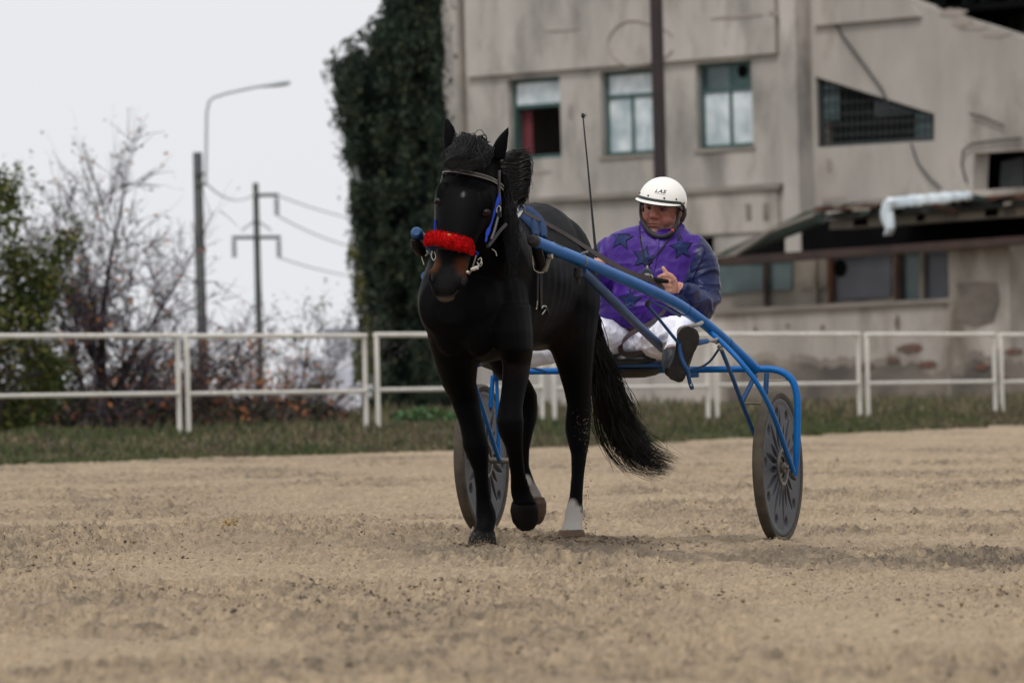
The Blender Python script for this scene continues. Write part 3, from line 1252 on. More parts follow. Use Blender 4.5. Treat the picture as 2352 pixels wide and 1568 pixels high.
# ================================================================== POLES AND WIRES
M_cpole = mat('pole_concrete', srgb(104, 106, 108), .9, srgb(84, 86, 88), 2, 5)
M_lamp = mat('lamp_paint', srgb(176, 184, 186), .5)
M_wood = mat('pole_wood', srgb(74, 76, 76), .9, srgb(92, 92, 90), 3, 4)

YL = 150.0
b0 = at_y(468, 960, YL)
lp = empty('street_lamp', (b0.x, b0.y, .4), 'concrete street lamp with a long curved white arm', 'street lamp')
k = YL / F_PX
zt = at_y(460, 350, YL).z
MB().tube([Vector((b0.x, b0.y, .2)), Vector((b0.x, b0.y, zt))], [.12, .095], 12).build('pole', M_cpole, lp)
arm = [at_y(x, y, YL - .02) for x, y in [(473, 420), (474, 330), (475, 260), (480, 234), (492, 224), (520, 215), (570, 204), (612, 196)]]
arm = [Vector((p.x, YL - .11, p.z)) for p in arm]
MB().tube(arm, .032, 8).build('arm', M_lamp, lp)
a, b = at_y(600, 199, YL), at_y(668, 190, YL)
d = (b - a)
MB().loft([(a + d * t + Vector((0, -.1, 0)), Vector((0, .12, 0)) * w, Vector((0, 0, 1)) * h) for t, w, h in
           [(0, .35, .03), (.2, .6, .04), (.5, 1, .055), (.8, 1, .06), (1, .6, .03)]], 10).build('lamp_head', M_lamp, lp)
for zc in (at_y(461, 424, YL).z, at_y(461, 400, YL).z):
    MB().box(Vector((b0.x + .05, YL - .06, zc)), Vector((.11, 0, 0)), Vector((0, .07, 0)), Vector((0, 0, .025))).build('bracket', M_wood, lp)

YP = 180.0
b1 = at_y(600, 960, YP)
pp_ = empty('power_pole', (b1.x, b1.y, .4), 'power pole with two crossarms and hanging insulators', 'utility pole')
zt = at_y(586, 420, YP).z
MB().tube([Vector((b1.x, b1.y, .2)), Vector((b1.x, b1.y, zt))], [.10, .07], 10).build('pole', M_wood, pp_)


def crossarm(x0, x1, y0):
    pa, pb = at_y(x0, y0, YP), at_y(x1, y0 - 1, YP)
    pa.y = pb.y = b1.y - .12
    MB().tube([pa, pb], .045, 6).build('crossarm', M_wood, pp_)
    return pa, pb


pa, pb = crossarm(533, 645, 546)
_, pc2 = crossarm(586, 640, 449)
for p in (pa + Vector((.05, 0, 0)), pb - Vector((.05, 0, 0)), pc2 - Vector((.05, 0, 0))):
    m = MB()
    for i in range(5):
        z = -.08 - i * .085
        m.tube([p + Vector((0, 0, z)), p + Vector((0, 0, z - .03)), p + Vector((0, 0, z - .06))], [.04, .085, .04], 8)
    m.tube([p, p + Vector((0, 0, -.5))], .012, 6)
    m.build('insulator', M_wood, pp_)
for s in (-1, 1):
    q = at_y(590, 505, YP)
    e = pa if s < 0 else pb
    c = Vector((b1.x, b1.y - .1, q.z))
    MB().tube([c, c.lerp(e, .62)], .018, 5).build('brace', M_wood, pp_)
M_wire = mat('wire', srgb(120, 122, 126), .6)


def wire(p, q, sag, label, r=.016):
    pts = []
    for i in range(17):
        t = i / 16
        c = p.lerp(q, t)
        c = c - Z_ * sag * 4 * t * (1 - t)
        pts.append(c)
    o = MB().tube(pts, r, 4).build('wire', M_wire, None, org=p)
    tag(o, label, 'wire', 'power wires')


wire(pc2 + Vector((-.05, 0, 0)), at_y(1150, 500, 215), .5, 'upper pale power wire running right from the power pole')
wire(pc2 + Vector((-.05, 0, -.5)), at_y(1150, 512, 215), .9, 'lower sagging power wire running right from the power pole')
wire(at_y(472, 420, YL), at_y(586, 445, YP), .25, 'slack wire between the street lamp and the power pole')
wire(pb + Vector((-.05, 0, -.5)), at_y(1150, 612, 215), .5, 'low thin wire running right from the lower crossarm')

# ================================================================== FAR, PALE BLOCKS
M_far = mat('far_block', srgb(206, 206, 214), .9, srgb(216, 214, 222), .2, 3)  # distance haze painted into the pale wall colour
M_farw = mat('far_window', srgb(178, 182, 196), .8)  # window tone paled by the same painted haze


def far_block(px0, px1, py0, y, label, cols, rows):
    a, b = at_y(px0, py0, y), at_y(px1, py0, y)
    o = empty('apartment_block', ((a.x + b.x) / 2, y, .4), label, 'building')
    w = (b.x - a.x) / 2
    MB().box(Vector(((a.x + b.x) / 2, y + 6, a.z / 2)), Vector((w, 0, 0)), Vector((0, 6, 0)), Vector((0, 0, a.z / 2))).build('wall', M_far, o, smooth=False)
    for i in range(cols):
        for j in range(rows):
            x = a.x + (b.x - a.x) * (i + .5) / cols
            z = 1 + (a.z - 1) * (j + .5) / rows
            MB().box(Vector((x, y - .02, z)), Vector((w / cols * .45, 0, 0)), Vector((0, .06, 0)), Vector((0, 0, (a.z - 1) / rows * .28))).build('window', M_farw, o, smooth=False)
    MB().box(Vector(((a.x + b.x) / 2, y + 6, a.z + .15)), Vector((w + .3, 0, 0)), Vector((0, 6.3, 0)), Vector((0, 0, .15))).build('roof', M_farw, o, smooth=False)


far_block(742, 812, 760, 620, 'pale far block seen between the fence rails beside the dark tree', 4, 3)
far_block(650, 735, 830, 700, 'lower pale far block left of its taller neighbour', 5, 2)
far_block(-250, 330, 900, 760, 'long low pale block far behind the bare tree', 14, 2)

# ================================================================== TREES AND SHRUBS
M_bark = mat('bark', srgb(48, 44, 44), .95, srgb(66, 60, 58), 6, 5, spec=.1)
M_twig = mat('twig', srgb(80, 72, 78), .95, spec=.1)
M_ivy = [mat('ivy_dark', (.016, .028, .021), .8, spec=.12), mat('ivy_mid', (.040, .060, .040), .8, spec=.12), mat('ivy_olive', (.066, .078, .042), .8, spec=.12),
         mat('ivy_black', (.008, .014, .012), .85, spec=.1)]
M_lf = [mat('leaf_green', (.056, .074, .018), .7, spec=.15), mat('leaf_yellow', (.125, .120, .030), .7, spec=.15), mat('leaf_dark', (.026, .040, .012), .75, spec=.15)]
M_or = [mat('leaf_orange', (.50, .17, .035), .6, spec=.2), mat('leaf_rust', (.28, .10, .045), .7, spec=.2), mat('leaf_ochre', (.30, .17, .06), .7, spec=.2)]
M_dry = [mat('leaf_dry', (.12, .11, .07), .8), mat('leaf_grey', (.10, .11, .085), .8)]


def cloud_pts(poly, n, y, dy, jit=0, keep=None):
    xs = [p[0] for p in poly]
    ys = [p[1] for p in poly]
    out = []
    while len(out) < n:
        x, yy = random.uniform(min(xs), max(xs)), random.uniform(min(ys), max(ys))
        if not in_poly(x, yy, poly):
            continue
        d = random.gauss(0, dy)
        p = at_y(x, yy, y + d)
        if keep and noise.noise(Vector((p.x * keep, p.y * keep, p.z * keep))) < -.14 + .2 * random.random():
            continue
        out.append(p)
    a = np.array([q[:] for q in out])
    return a + RNG.normal(0, 1, a.shape) * jit * RNG.uniform(0, 1, (len(a), 1)) ** 2


def grow(mb, p, d, length, r, depth, spread, twigs, tips, nseg=4, bend=.25, up=.05, kids=(2, 4)):
    pts, rad = [p], [r]
    for i in range(nseg):
        bend = .10 if depth > 3 else bend
        d = (d + Vector((random.gauss(0, bend), random.gauss(0, bend), random.gauss(0, bend) + up))).normalized()
        p = p + d * length / nseg
        pts.append(p)
        rad.append(r * (1 - .5 * (i + 1) / nseg))
    (mb if depth > 1 else twigs).tube(pts, rad, 6 if depth > 2 else (4 if depth > 1 else 3), caps=False)
    if depth == 0:
        tips += pts[1:]
        return
    for i in range(random.randint(*kids)):
        k = random.randint(1, nseg)
        dd = (d + Vector((random.gauss(0, spread), random.gauss(0, spread), random.gauss(0, spread)))).normalized()
        grow(mb, pts[k], dd, length * random.uniform(.5, .8), max(rad[k] * .6, .0062), depth - 1, spread, twigs, tips, nseg, bend, up, kids)
    grow(mb, p, d, length * .75, rad[-1] * .85, depth - 1, spread, twigs, tips, nseg, bend, up, kids)


# dark columnar tree wrapped in creeper, at the corner of the building
poly = [(893, -60), (1010, -60), (1018, 300), (1022, 600), (1042, 890), (1044, 985), (850, 985), (838, 900), (836, 800), (828, 700), (822, 600), (810, 500), (803, 420),
        (790, 345), (780, 290), (776, 230), (770, 190), (766, 150), (800, 128), (842, 110), (848, 75), (880, 68), (896, 25)]
tb = at_y(935, 900, 126)
tree = empty('columnar_tree', (tb.x, tb.y, .5), 'tall dark green tree hung with creeper at the corner of the building', 'tree')
MB().tube([Vector((tb.x, tb.y, .2)), Vector((tb.x + .1, tb.y, 4)), Vector((tb.x + .15, tb.y, 9))], [.2, .16, .08], 8).build('trunk', M_bark, tree)
pts = cloud_pts(poly, 62000, 126, .5, .13, keep=1.9)
# the crown hangs in vertical bundles
bun = np.sin(pts[:, 0] * 14) * .25 + np.array([noise.noise(Vector((p[0] * 3.3, p[1] * 3.3, p[2] * .55))) for p in pts])
pts = np.concatenate([pts[bun > -.42], pts[bun > .12] + RNG.normal(0, .03, (int((bun > .12).sum()), 3)) - np.array([0, .35, 0])])
leaf_cloud('crown', pts, .10, M_ivy, tree, up=1.6, weights=[.3, .34, .19, .17], aspect=.34)
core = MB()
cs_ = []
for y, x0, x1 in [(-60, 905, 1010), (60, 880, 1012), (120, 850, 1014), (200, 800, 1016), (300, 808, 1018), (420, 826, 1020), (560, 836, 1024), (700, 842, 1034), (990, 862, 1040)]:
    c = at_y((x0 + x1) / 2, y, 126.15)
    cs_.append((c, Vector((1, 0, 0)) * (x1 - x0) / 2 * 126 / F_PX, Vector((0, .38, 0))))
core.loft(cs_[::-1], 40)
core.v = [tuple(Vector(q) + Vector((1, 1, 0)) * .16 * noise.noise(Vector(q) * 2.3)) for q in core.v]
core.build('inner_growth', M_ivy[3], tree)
edge = cloud_pts([(752, 165), (770, 120), (850, 95), (905, 0), (890, -20), (840, 60), (760, 110)], 260, 126, .5)
leaf_cloud('outer_sprays', edge, .09, M_ivy, tree, up=.6, weights=[.3, .4, .2, .1])

# small pale shrub left of it
sb = at_y(830, 880, 118)
shrub = empty('shrub', (sb.x, sb.y, .5), 'small yellow-green shrub at the foot of the dark columnar tree', 'shrub')
pts = cloud_pts([(800, 560), (815, 545), (835, 640), (852, 760), (860, 880), (812, 880), (806, 760), (818, 700), (796, 620)], 800, 118, .25, keep=3)
leaf_cloud('leaves', pts, .085, M_lf + M_dry, shrub, weights=[.2, .3, .2, .15, .15])
m = MB()
for i in range(6):
    q = at_y(random.uniform(815, 845), random.uniform(620, 740), 118)
    m.tube([Vector((sb.x, sb.y, .4)), q], [.02, .006], 4)
m.build('stem', M_bark, shrub)

# leafy bush at the left edge
lb = at_y(20, 985, 90)
bush = empty('leafy_bush', (lb.x, lb.y, .5), 'green and yellow leafy bush cut off by the left edge', 'bush')
poly = [(-140, 380), (20, 400), (42, 380), (30, 440), (50, 490), (46, 540), (100, 590), (130, 545), (188, 522), (168, 570), (150, 620), (120, 700), (88, 760), (30, 790), (-140, 800)]
p1 = cloud_pts(poly, 8500, 90, .5, .25, keep=1.5)
p2 = cloud_pts([(-140, 760), (70, 780), (160, 830), (120, 930), (60, 1010), (-140, 1010)], 6000, 91, .5, .25, keep=1.5)
leaf_cloud('leaves', np.concatenate([p1, p2]), .075, M_lf, bush, weights=[.40, .30, .30])
m, tw, tp = MB(), MB(), []
for i in range(5):
    grow(m, Vector((lb.x - .3, lb.y, .4)), Vector((random.uniform(-.5, .5), 0, 1)).normalized(), 1.4, .04, 2, .5, tw, tp)
m.v, m.f, m.mi = m.v, m.f, m.mi
m.build('branches', M_bark, bush)

# bare tree full of twigs with a few dry leaves and berries
random.seed(21)
bb = at_y(236, 985, 95)
bare = empty('bare_tree', (bb.x, bb.y, .5), 'nearly leafless dark-branched tree with scattered rusty leaves behind the left fence', 'tree')
m, tw, tp = MB(), MB(), []
for dx, ln, r in [(-.02, 1.75, .075), (.1, 1.7, .055), (.32, 1.35, .045), (-.32, 1.4, .045), (.6, 1.2, .04), (-.6, 1.2, .04), (.2, 1.5, .045), (-.15, 1.5, .045), (.9, 1.25, .035), (-.9, 1.2, .03), (1.2, 1.2, .035), (1.6, 1.15, .03), (-1.3, 1.15, .03), (.05, 1.85, .05)]:
    grow(m, Vector((bb.x + dx * .15, bb.y + random.uniform(-.1, .1), .42)), Vector((dx, random.uniform(-.2, .2), 1)).normalized(), ln * .84, r, 4, .62, tw, tp, kids=(3, 4), up=.0)
m.build('trunk', M_bark, bare)
tw.build('crown', M_twig, bare)['kind'] = 'stuff'
tips = np.array([t[:] for t in tp])
sel = tips[RNG.choice(len(tips), min(len(tips), 1500), replace=False)]
leaf_cloud('leaves', sel + RNG.normal(0, .03, sel.shape), .062, M_or + M_dry, bare, weights=[.30, .26, .12, .16, .16])
hi = tips[tips[:, 2] > 2.9]
if len(hi):
    sel = hi[RNG.choice(len(hi), min(len(hi), 300), replace=False)]
    leaf_cloud('top_leaves', sel + RNG.normal(0, .04, sel.shape), .05, M_dry, bare)
print('bare tree tips', len(tips), tips[:, 2].max())

# thin grey-green bush in the middle, behind the fence
random.seed(5)
mb0 = at_y(690, 960, 100)
thin = empty('thin_bush', (mb0.x, mb0.y, .5), 'thin grey-green bush standing right of the power pole', 'bush')
m, tw, tp = MB(), MB(), []
for dx in (-.5, -.25, 0, .15, .35, .6):
    grow(m, Vector((mb0.x + dx * .3, mb0.y, .42)), Vector((dx * .55, random.uniform(-.15, .15), 1)).normalized(), .85, .022, 3, .38, tw, tp, kids=(1, 3), up=.08)
m.build('stems', M_bark, thin)
tw.build('twigs', M_twig, thin)['kind'] = 'stuff'
tips = np.array([t[:] for t in tp])
sel = tips[RNG.choice(len(tips), min(len(tips), 900), replace=False)]
leaf_cloud('leaves', sel + RNG.normal(0, .05, sel.shape), .05, M_lf + M_dry, thin, weights=[.1, .1, .15, .35, .3])

# low orange-leaved brambles along the fence


def bramble(px, py_top, y, wpx, nleaf, label, wts, core=True):
    c = at_y(px, 985, y)
    o = empty('bramble_bush', (c.x, c.y, .5), label, 'bush', 'brambles behind the fence')
    m, tw, tp = MB(), MB(), []
    h = at_y(px, py_top, y).z - .5
    w = wpx * y / F_PX
    for i in range(20):
        a = random.uniform(-1, 1)
        grow(m, Vector((c.x + a * w * .35, c.y + random.uniform(-.3, .3), .42)), Vector((a * .5, random.uniform(-.3, .3), 1)).normalized(), h * .55, .014, 2, .55, tw, tp, kids=(2, 3), up=.02)
    m.build('stems', M_bark, o)
    tw.build('twigs', M_twig, o)['kind'] = 'stuff'
    t = np.array([q[:] for q in tp])
    sel = t[RNG.choice(len(t), min(len(t), nleaf * 2), replace=len(t) < nleaf * 2)]
    leaf_cloud('leaves', sel + RNG.normal(0, .07, sel.shape), .062, M_or + [M_dry[0], M_lf[2], M_lf[0]], o, weights=wts)


bramble(590, 790, 97, 190, 700, 'orange-leaved bramble directly behind the second fence panel', [.44, .14, .12, .06, .16, .08])
bramble(500, 830, 99, 120, 450, 'dark bramble at the foot of the street lamp', [.08, .14, .08, .25, .35, .1])
bramble(330, 850, 98, 150, 520, 'rusty bramble below the bare tree trunk', [.34, .20, .14, .1, .17, .05])
bramble(150, 830, 99, 180, 520, 'dark thicket left of the bare tree trunk', [.06, .12, .1, .27, .38, .07])
bramble(720, 850, 102, 100, 420, 'greyish bramble at the right end of the second fence panel', [.06, .1, .1, .36, .28, .1])
bramble(420, 840, 101, 160, 520, 'dark twiggy bramble behind the paired fence posts', [.1, .12, .08, .28, .35, .07])

# bright green herb clump near the dark tree's foot
hb = at_y(960, 985, 92)
herb = empty('nettle_clump', (hb.x, hb.y, .5), 'bright green clump of weeds left of the horse below the fence rail', 'plant')
pts = cloud_pts([(880, 985), (900, 955), (930, 940), (980, 933), (1040, 945), (1075, 985)], 900, 90, .3)
leaf_cloud('leaves', pts, .07, [mat('nettle_green', (.045, .12, .035), .6), M_lf[0], M_lf[2]], herb, up=-.3, weights=[.6, .25, .15])
m = MB()
for i in range(14):
    q = at_y(random.uniform(895, 1060), random.uniform(950, 970), 90)
    m.tube([Vector((q.x, q.y, .4)), q], [.008, .004], 4)
m.build('stems', M_lf[2], herb)

# dark tangle of dead stems and leaf litter under the bushes
n = 15000
px = RNG.uniform(-120, 800, n)
yy = RNG.uniform(93, 108, n)
top = 905 + 45 * np.array([noise.noise(Vector((a * .012, 3.1, 0))) for a in px]) + 30 * sstep(640, 800, px)
pts = np.array([at_y(a, t + (1000 - t) * random.random() ** .7, y)[:] for a, t, y in zip(px, top, yy)])
tag(leaf_cloud('undergrowth', pts, .075, [mat('litter_dark', (.028, .026, .024), .9, spec=.1), mat('litter_brown', (.060, .046, .034), .9, spec=.1), M_lf[2], M_or[1]],
               weights=[.5, .3, .15, .05]), 'dark tangled undergrowth behind the left fence panels', kind='stuff')

# ================================================================== THE HORSE
random.seed(12)
h_org = UV(1.75, 0, 0)


def H(px, py, u, hw, hd, tilt=0.0):
    "horizontal leg ring: pixel centre, half width in pixels, half depth in metres"
    k = mpp(u)
    return (at(px, py, u), L_ * hw * k / .951, D_ * hd + Z_ * hd * tilt)


hb_ = MB()
# trunk: u, top row, bottom row, half width (m), exponent
trunk = [(.93, 610, 690, .07, 2), (.98, 545, 745, .15, 2), (1.08, 497, 782, .190, 2.1), (1.2, 474, 800, .210, 2.1), (1.32, 466, 806, .220, 2.1),
         (1.45, 470, 806, .225, 2.1), (1.6, 478, 810, .234, 2.1), (1.75, 486, 818, .244, 2.1), (1.9, 488, 826, .248, 2.1), (2.05, 480, 832, .245, 2.1),
         (2.2, 500, 834, .225, 2.2), (2.33, 545, 824, .207, 2.3), (2.44, 590, 800, .182, 2.3), (2.51, 630, 775, .15, 2.2), (2.55, 670, 745, .08, 2)]
secs = []
for u, t, b, hw, p in trunk:
    zt_, zb_ = zat(t, u), zat(b, u)
    secs.append((UV(u, 0, (zt_ + zb_) / 2), L_ * hw, Z_ * (zt_ - zb_) / 2))
hb_.loft(secs, 28, 2.08)
# chest and shoulder muscle
for px, py, u, a, b, c in [(1034, 738, 2.42, .085, .15, .10), (1100, 742, 2.42, .085, .15, .10), (1019, 690, 2.27, .08, .22, .17), (1164, 700, 2.25, .085, .2, .16)]:
    hb_.ball(at(px, py, u), L_ * a, D_ * c, Z_ * b, 16, 10)
# haunches
hb_.ball(UV(1.22, .105, zat(630, 1.2)), L_ * .115, D_ * .24, Z_ * .25, 18, 12)
hb_.ball(UV(1.22, -.105, zat(630, 1.2)), L_ * .115, D_ * .24, Z_ * .25, 18, 12)
# withers ridge
hb_.loft([(UV(1.85, 0, zat(492, 1.85)), L_ * .05, Z_ * .03), (UV(2.05, 0, zat(482, 2.05)), L_ * .055, Z_ * .045), (UV(2.2, .01, zat(500, 2.2)), L_ * .06, Z_ * .06)], 12)
# neck (in profile it leans forward and up)
neck = [(1118, 640, 2.12, 112, .27), (1112, 575, 2.27, 94, .245), (1106, 510, 2.41, 74, .21), (1100, 450, 2.52, 58, .18), (1094, 400, 2.58, 52, .155), (1090, 362, 2.60, 48, .12)]
axis = (D_ * .55 + Z_ * .83).normalized()
perp = (D_ * .83 - Z_ * .55).normalized()
hb_.loft([(at(x, y, u), L_ * w * mpp(u), perp * d) for x, y, u, w, d in neck], 22, 2.1)
# head: rings across the long axis; pixel centre, u, half width px, half depth m
head = [(1090, 338, 2.60, 34, .05), (1086, 362, 2.63, 50, .085), (1079, 395, 2.68, 60, .115), (1074, 430, 2.72, 67, .135), (1070, 462, 2.75, 68, .142),
        (1066, 492, 2.775, 63, .138), (1060, 522, 2.80, 56, .125), (1050, 555, 2.825, 47, .10), (1043, 585, 2.845, 41, .082), (1035, 612, 2.86, 42, .072),
        (1029, 634, 2.87, 42, .066), (1026, 655, 2.875, 38, .058), (1025, 674, 2.87, 28, .045), (1026, 688, 2.865, 14, .022)]
hperp = (D_ * .97 - Z_ * .22).normalized()
hb_.loft([(at(x, y, u - d * .55), L_ * w * mpp(u), hperp * d) for x, y, u, w, d in head], 24, 2.35)
# cheek / jaw plates
hb_.ball(at(1112, 478, 2.62), L_ * .058, hperp * .10, Z_ * .115, 14, 10)
hb_.ball(at(1030, 472, 2.62), L_ * .058, hperp * .10, Z_ * .115, 14, 10)
# brow ridges and nostrils
hb_.ball(at(1018, 448, 2.745), L_ * .032, D_ * .03, Z_ * .06, 12, 8)
hb_.ball(at(1118, 464, 2.74), L_ * .034, D_ * .03, Z_ * .06, 12, 8)
hb_.ball(at(994, 634, 2.865), L_ * .021, D_ * .03, Z_ * .036, 12, 8)
hb_.ball(at(1061, 642, 2.865), L_ * .020, D_ * .03, Z_ * .036, 12, 8)
# lower lip / chin
hb_.ball(at(1024, 680, 2.80), L_ * .045, D_ * .05, Z_ * .03, 12, 8)
# right fore (planted)
UF = 2.08
hb_.loft([H(1040, 690, 2.30, 60, .16), H(1040, 745, 2.33, 57, .165), H(1043, 790, 2.32, 53, .155), H(1048, 830, 2.27, 46, .135), H(1054, 880, 2.19, 37, .10), H(1069, 924, 2.12, 31, .07), H(1083, 975, 2.12, 26.5, .056),
          H(1090, 1005, 2.12, 28, .055), H(1093, 1024, 2.12, 30, .056), H(1098, 1050, 2.11, 24, .048), H(1104, 1080, 2.09, 17, .036), H(1108, 1120, 2.07, 15.5, .034),
          H(1111, 1150, 2.05, 17.5, .036), H(1116, 1178, 2.04, 23, .044), H(1117, 1195, 2.05, 22.5, .042), H(1112, 1213, 2.08, 24, .038), H(1108, 1226, 2.11, 27, .045)], 18)
# left fore (lifted, knee bent, hoof hanging)
hb_.loft([H(1160, 700, 2.28, 54, .15), H(1172, 760, 2.33, 46, .155), H(1183, 805, 2.34, 36, .13), H(1187, 835, 2.27, 29, .095), H(1184, 870, 2.30, 28, .08), H(1178, 905, 2.34, 26, .066), H(1172, 940, 2.38, 27, .056), H(1171, 965, 2.40, 31, .056),
          H(1173, 992, 2.39, 28, .052), H(1180, 1023, 2.34, 20, .042), H(1185, 1055, 2.28, 17, .036), H(1189, 1088, 2.23, 17, .034), H(1193, 1112, 2.18, 21, .038),
          H(1196, 1130, 2.15, 23, .040), H(1203, 1148, 2.14, 25, .038), H(1207, 1160, 2.14, 27, .04)], 18)
# left hind (planted)
hb_.loft([H(1315, 640, 1.2, 50, .22), H(1318, 700, 1.23, 49, .23), H(1314, 745, 1.25, 49, .21), H(1312, 785, 1.26, 48, .17), H(1320, 840, 1.24, 37, .125), H(1327, 895, 1.21, 28.5, .095), H(1330, 930, 1.19, 24.5, .085),
          H(1328, 962, 1.17, 26.5, .082), H(1327, 985, 1.17, 27, .078), H(1329, 1012, 1.18, 24, .064), H(1330, 1042, 1.19, 17.5, .045), H(1327, 1090, 1.21, 14, .036), H(1323, 1140, 1.23, 14.5, .036),
          H(1320, 1160, 1.235, 17.5, .04), H(1319, 1178, 1.24, 20.5, .044), H(1317, 1195, 1.26, 20.5, .04), H(1314, 1212, 1.29, 23, .042), H(1313, 1222, 1.31, 26, .048)], 18)
# right hind (swinging forward behind the lifted foreleg)
hb_.loft([H(1172, 700, 1.25, 55, .2), H(1160, 770, 1.36, 50, .18), H(1157, 820, 1.38, 40, .14), H(1172, 860, 1.32, 32, .115), H(1194, 885, 1.22, 26, .095), H(1209, 905, 1.15, 21, .085), H(1213, 935, 1.12, 19, .08),
          H(1213, 962, 1.13, 18, .072), H(1208, 995, 1.17, 14.5, .05), H(1203, 1030, 1.2, 12.5, .036), H(1202, 1070, 1.22, 12.5, .034), H(1208, 1095, 1.23, 15, .038), H(1214, 1112, 1.22, 16, .04),
          H(1222, 1128, 1.2, 17, .036), H(1228, 1145, 1.19, 19, .04)], 16)
# ears


def ear(base_l, base_r, pts, u):
    s = []
    for (x, y, w, d) in pts:
        s.append((at(x, y, u), L_ * w * mpp(u), D_ * d))
    hb_.loft(s, 12, 2)


ear(None, None, [(1037, 352, 18, .03), (1035, 330, 17, .03), (1033, 310, 16, .026), (1031, 292, 12, .02), (1026, 278, 6, .012), (1023, 270, 2, .005)], 2.60)
ear(None, None, [(1140, 368, 22, .03), (1146, 345, 20, .03), (1152, 325, 17, .026), (1158, 310, 12, .02), (1164, 298, 6, .012), (1168, 289, 2, .005)], 2.60)
horse_me = fuse(hb_, 'horse', .0085, 7, .5)
V = verts_of(horse_me)
# local frame u, v, z and ribs, muscle lines
du = (V - np.array(A0)) @ np.array(D_)
dv = (V - np.array(A0)) @ np.array(L_)
zz = V[:, 2]
nrm = np.empty(len(V) * 3)
horse_me.vertices.foreach_get('normal', nrm)
nrm = nrm.reshape(-1, 3)
zb = zat(665, 1.75)
rib = np.exp(-((du - 1.72) / .22) ** 2) * np.exp(-((zz - zb) / .13) ** 2) * (dv > .1)
disp = .0022 * rib * np.sin((du + .25 * (zz - zb)) * 62)
mn = np.array([noise.noise(Vector((a * 5, b * 5, c * 4))) for a, b, c in zip(du, dv, zz)])
disp += .006 * mn * sstep(.75, 1.0, zz)
V = V + nrm * disp[:, None]
# ear hollows: push the front of the ears in
set_verts(horse_me, V)


def pyrow(P):
    "picture row of points (only used to place the coat markings by height on each leg)"
    return P


cols = np.tile(np.array([.0034, .0034, .0040]), (len(V), 1))
cols += (mn[:, None] * .001)


def paint(c, r, col, soft=.35, squash=(1, 1, 1)):
    d = np.sqrt((((V - np.array(c)) / np.array(squash)) ** 2).sum(1)) / r
    w = (1 - sstep(1 - soft, 1 + soft, d + .25 * np.array([noise.noise(Vector(p) * 55) for p in V]) * (d < 2)))[:, None]
    cols[:] = cols * (1 - w) + np.array(col) * w


hoofc = np.array([.035, .028, .022])
white = [.43, .40, .36]
paint(at(1313, 1205, 1.29), .085, white, .25)
paint(at(1310, 1172, 1.27), .045, white, .3)
paint(at(1230, 1130, 1.22), .055, [.30, .28, .25], .3)
paint(at(1216, 1102, 1.27), .030, white, .3)
paint(at(1064, 447, 2.78), .008, [.1, .1, .11], .5, (1, 1, 2.2))
paint(at(1069, 428, 2.77), .006, [.06, .06, .065], .5)
paint(at(993, 610, 2.86), .040, [.075, .030, .014], .6)
paint(at(1068, 615, 2.86), .042, [.085, .030, .014], .6)
paint(at(1030, 645, 2.90), .060, [.011, .011, .012], .6)
paint(at(1030, 690, 2.86), .030, [.11, .095, .085], .6, (2, 2, .5))
paint(at(1090, 850, 2.05), .09, [.022, .014, .009], .6)
paint(at(1255, 770, 1.45), .10, [.016, .010, .007], .8)
paint(at(1180, 840, 2.30), .07, [.012, .008, .006], .8)
color_attr(horse_me, np.clip(cols, .001, 1))
M_coat = mat('black_coat', (.01, .01, .011), .5, attr='tint', bump=.0012, bscale=170, spec=.03)
horse = mesh_obj('horse', horse_me, M_coat, None, h_org)
tag(horse, 'black trotting horse with one raised foreleg, pulling the blue cart', 'horse')

M_hoof = mat('hoof_horn', srgb(13, 12, 12), .6, srgb(26, 24, 22), 14, 4, spec=.08)
M_hoofb = mat('hoof_brown', srgb(104, 76, 56), .7, srgb(78, 58, 44), 14, 4)
# hooves (truncated cones, slightly flared, toe forward)


def hoof(pts, m):
    "pts: px, py, u, half width px, half depth m, tilt"
    o = MB().loft([H(*p) for p in pts], 18).build('hoof', m, horse)
    return o


hoof([(1110, 1220, 2.09, 25, .05), (1108, 1232, 2.12, 29, .06), (1107, 1264, 2.15, 34, .072), (1107, 1270, 2.15, 33, .07)], M_hoof)
hoof([(1313, 1216, 1.30, 26, .05), (1313, 1224, 1.32, 29, .058), (1312, 1240, 1.34, 31, .068), (1312, 1246, 1.34, 31, .068)], M_hoofb)
# hanging hoof: wall faces the viewer, toe down
k_ = mpp(2.14)
c0 = at(1204, 1152, 2.13)
MB().loft([(at(1205, 1146, 2.10), L_ * 26 * k_, D_ * .035), (at(1205, 1156, 2.12), L_ * 31 * k_, D_ * .046 + Z_ * .01), (at(1205, 1175, 2.12), L_ * 34 * k_, D_ * .05 + Z_ * .02),
           (at(1206, 1198, 2.11), L_ * 30 * k_, D_ * .042 + Z_ * .02), (at(1207, 1212, 2.10), L_ * 20 * k_, D_ * .03 + Z_ * .01), (at(1207, 1219, 2.09), L_ * 9 * k_, D_ * .018)], 20).build('hoof', M_hoof, horse)
k_ = mpp(1.18)
MB().loft([(at(1231, 1142, 1.18), L_ * 19 * k_, D_ * .035), (at(1234, 1156, 1.19), L_ * 21 * k_, D_ * .05), (at(1234, 1176, 1.18), L_ * 20 * k_, D_ * .055),
           (at(1233, 1194, 1.17), L_ * 15 * k_, D_ * .042), (at(1232, 1204, 1.16), L_ * 8 * k_, D_ * .02)], 18).build('hoof', M_hoofb, horse)
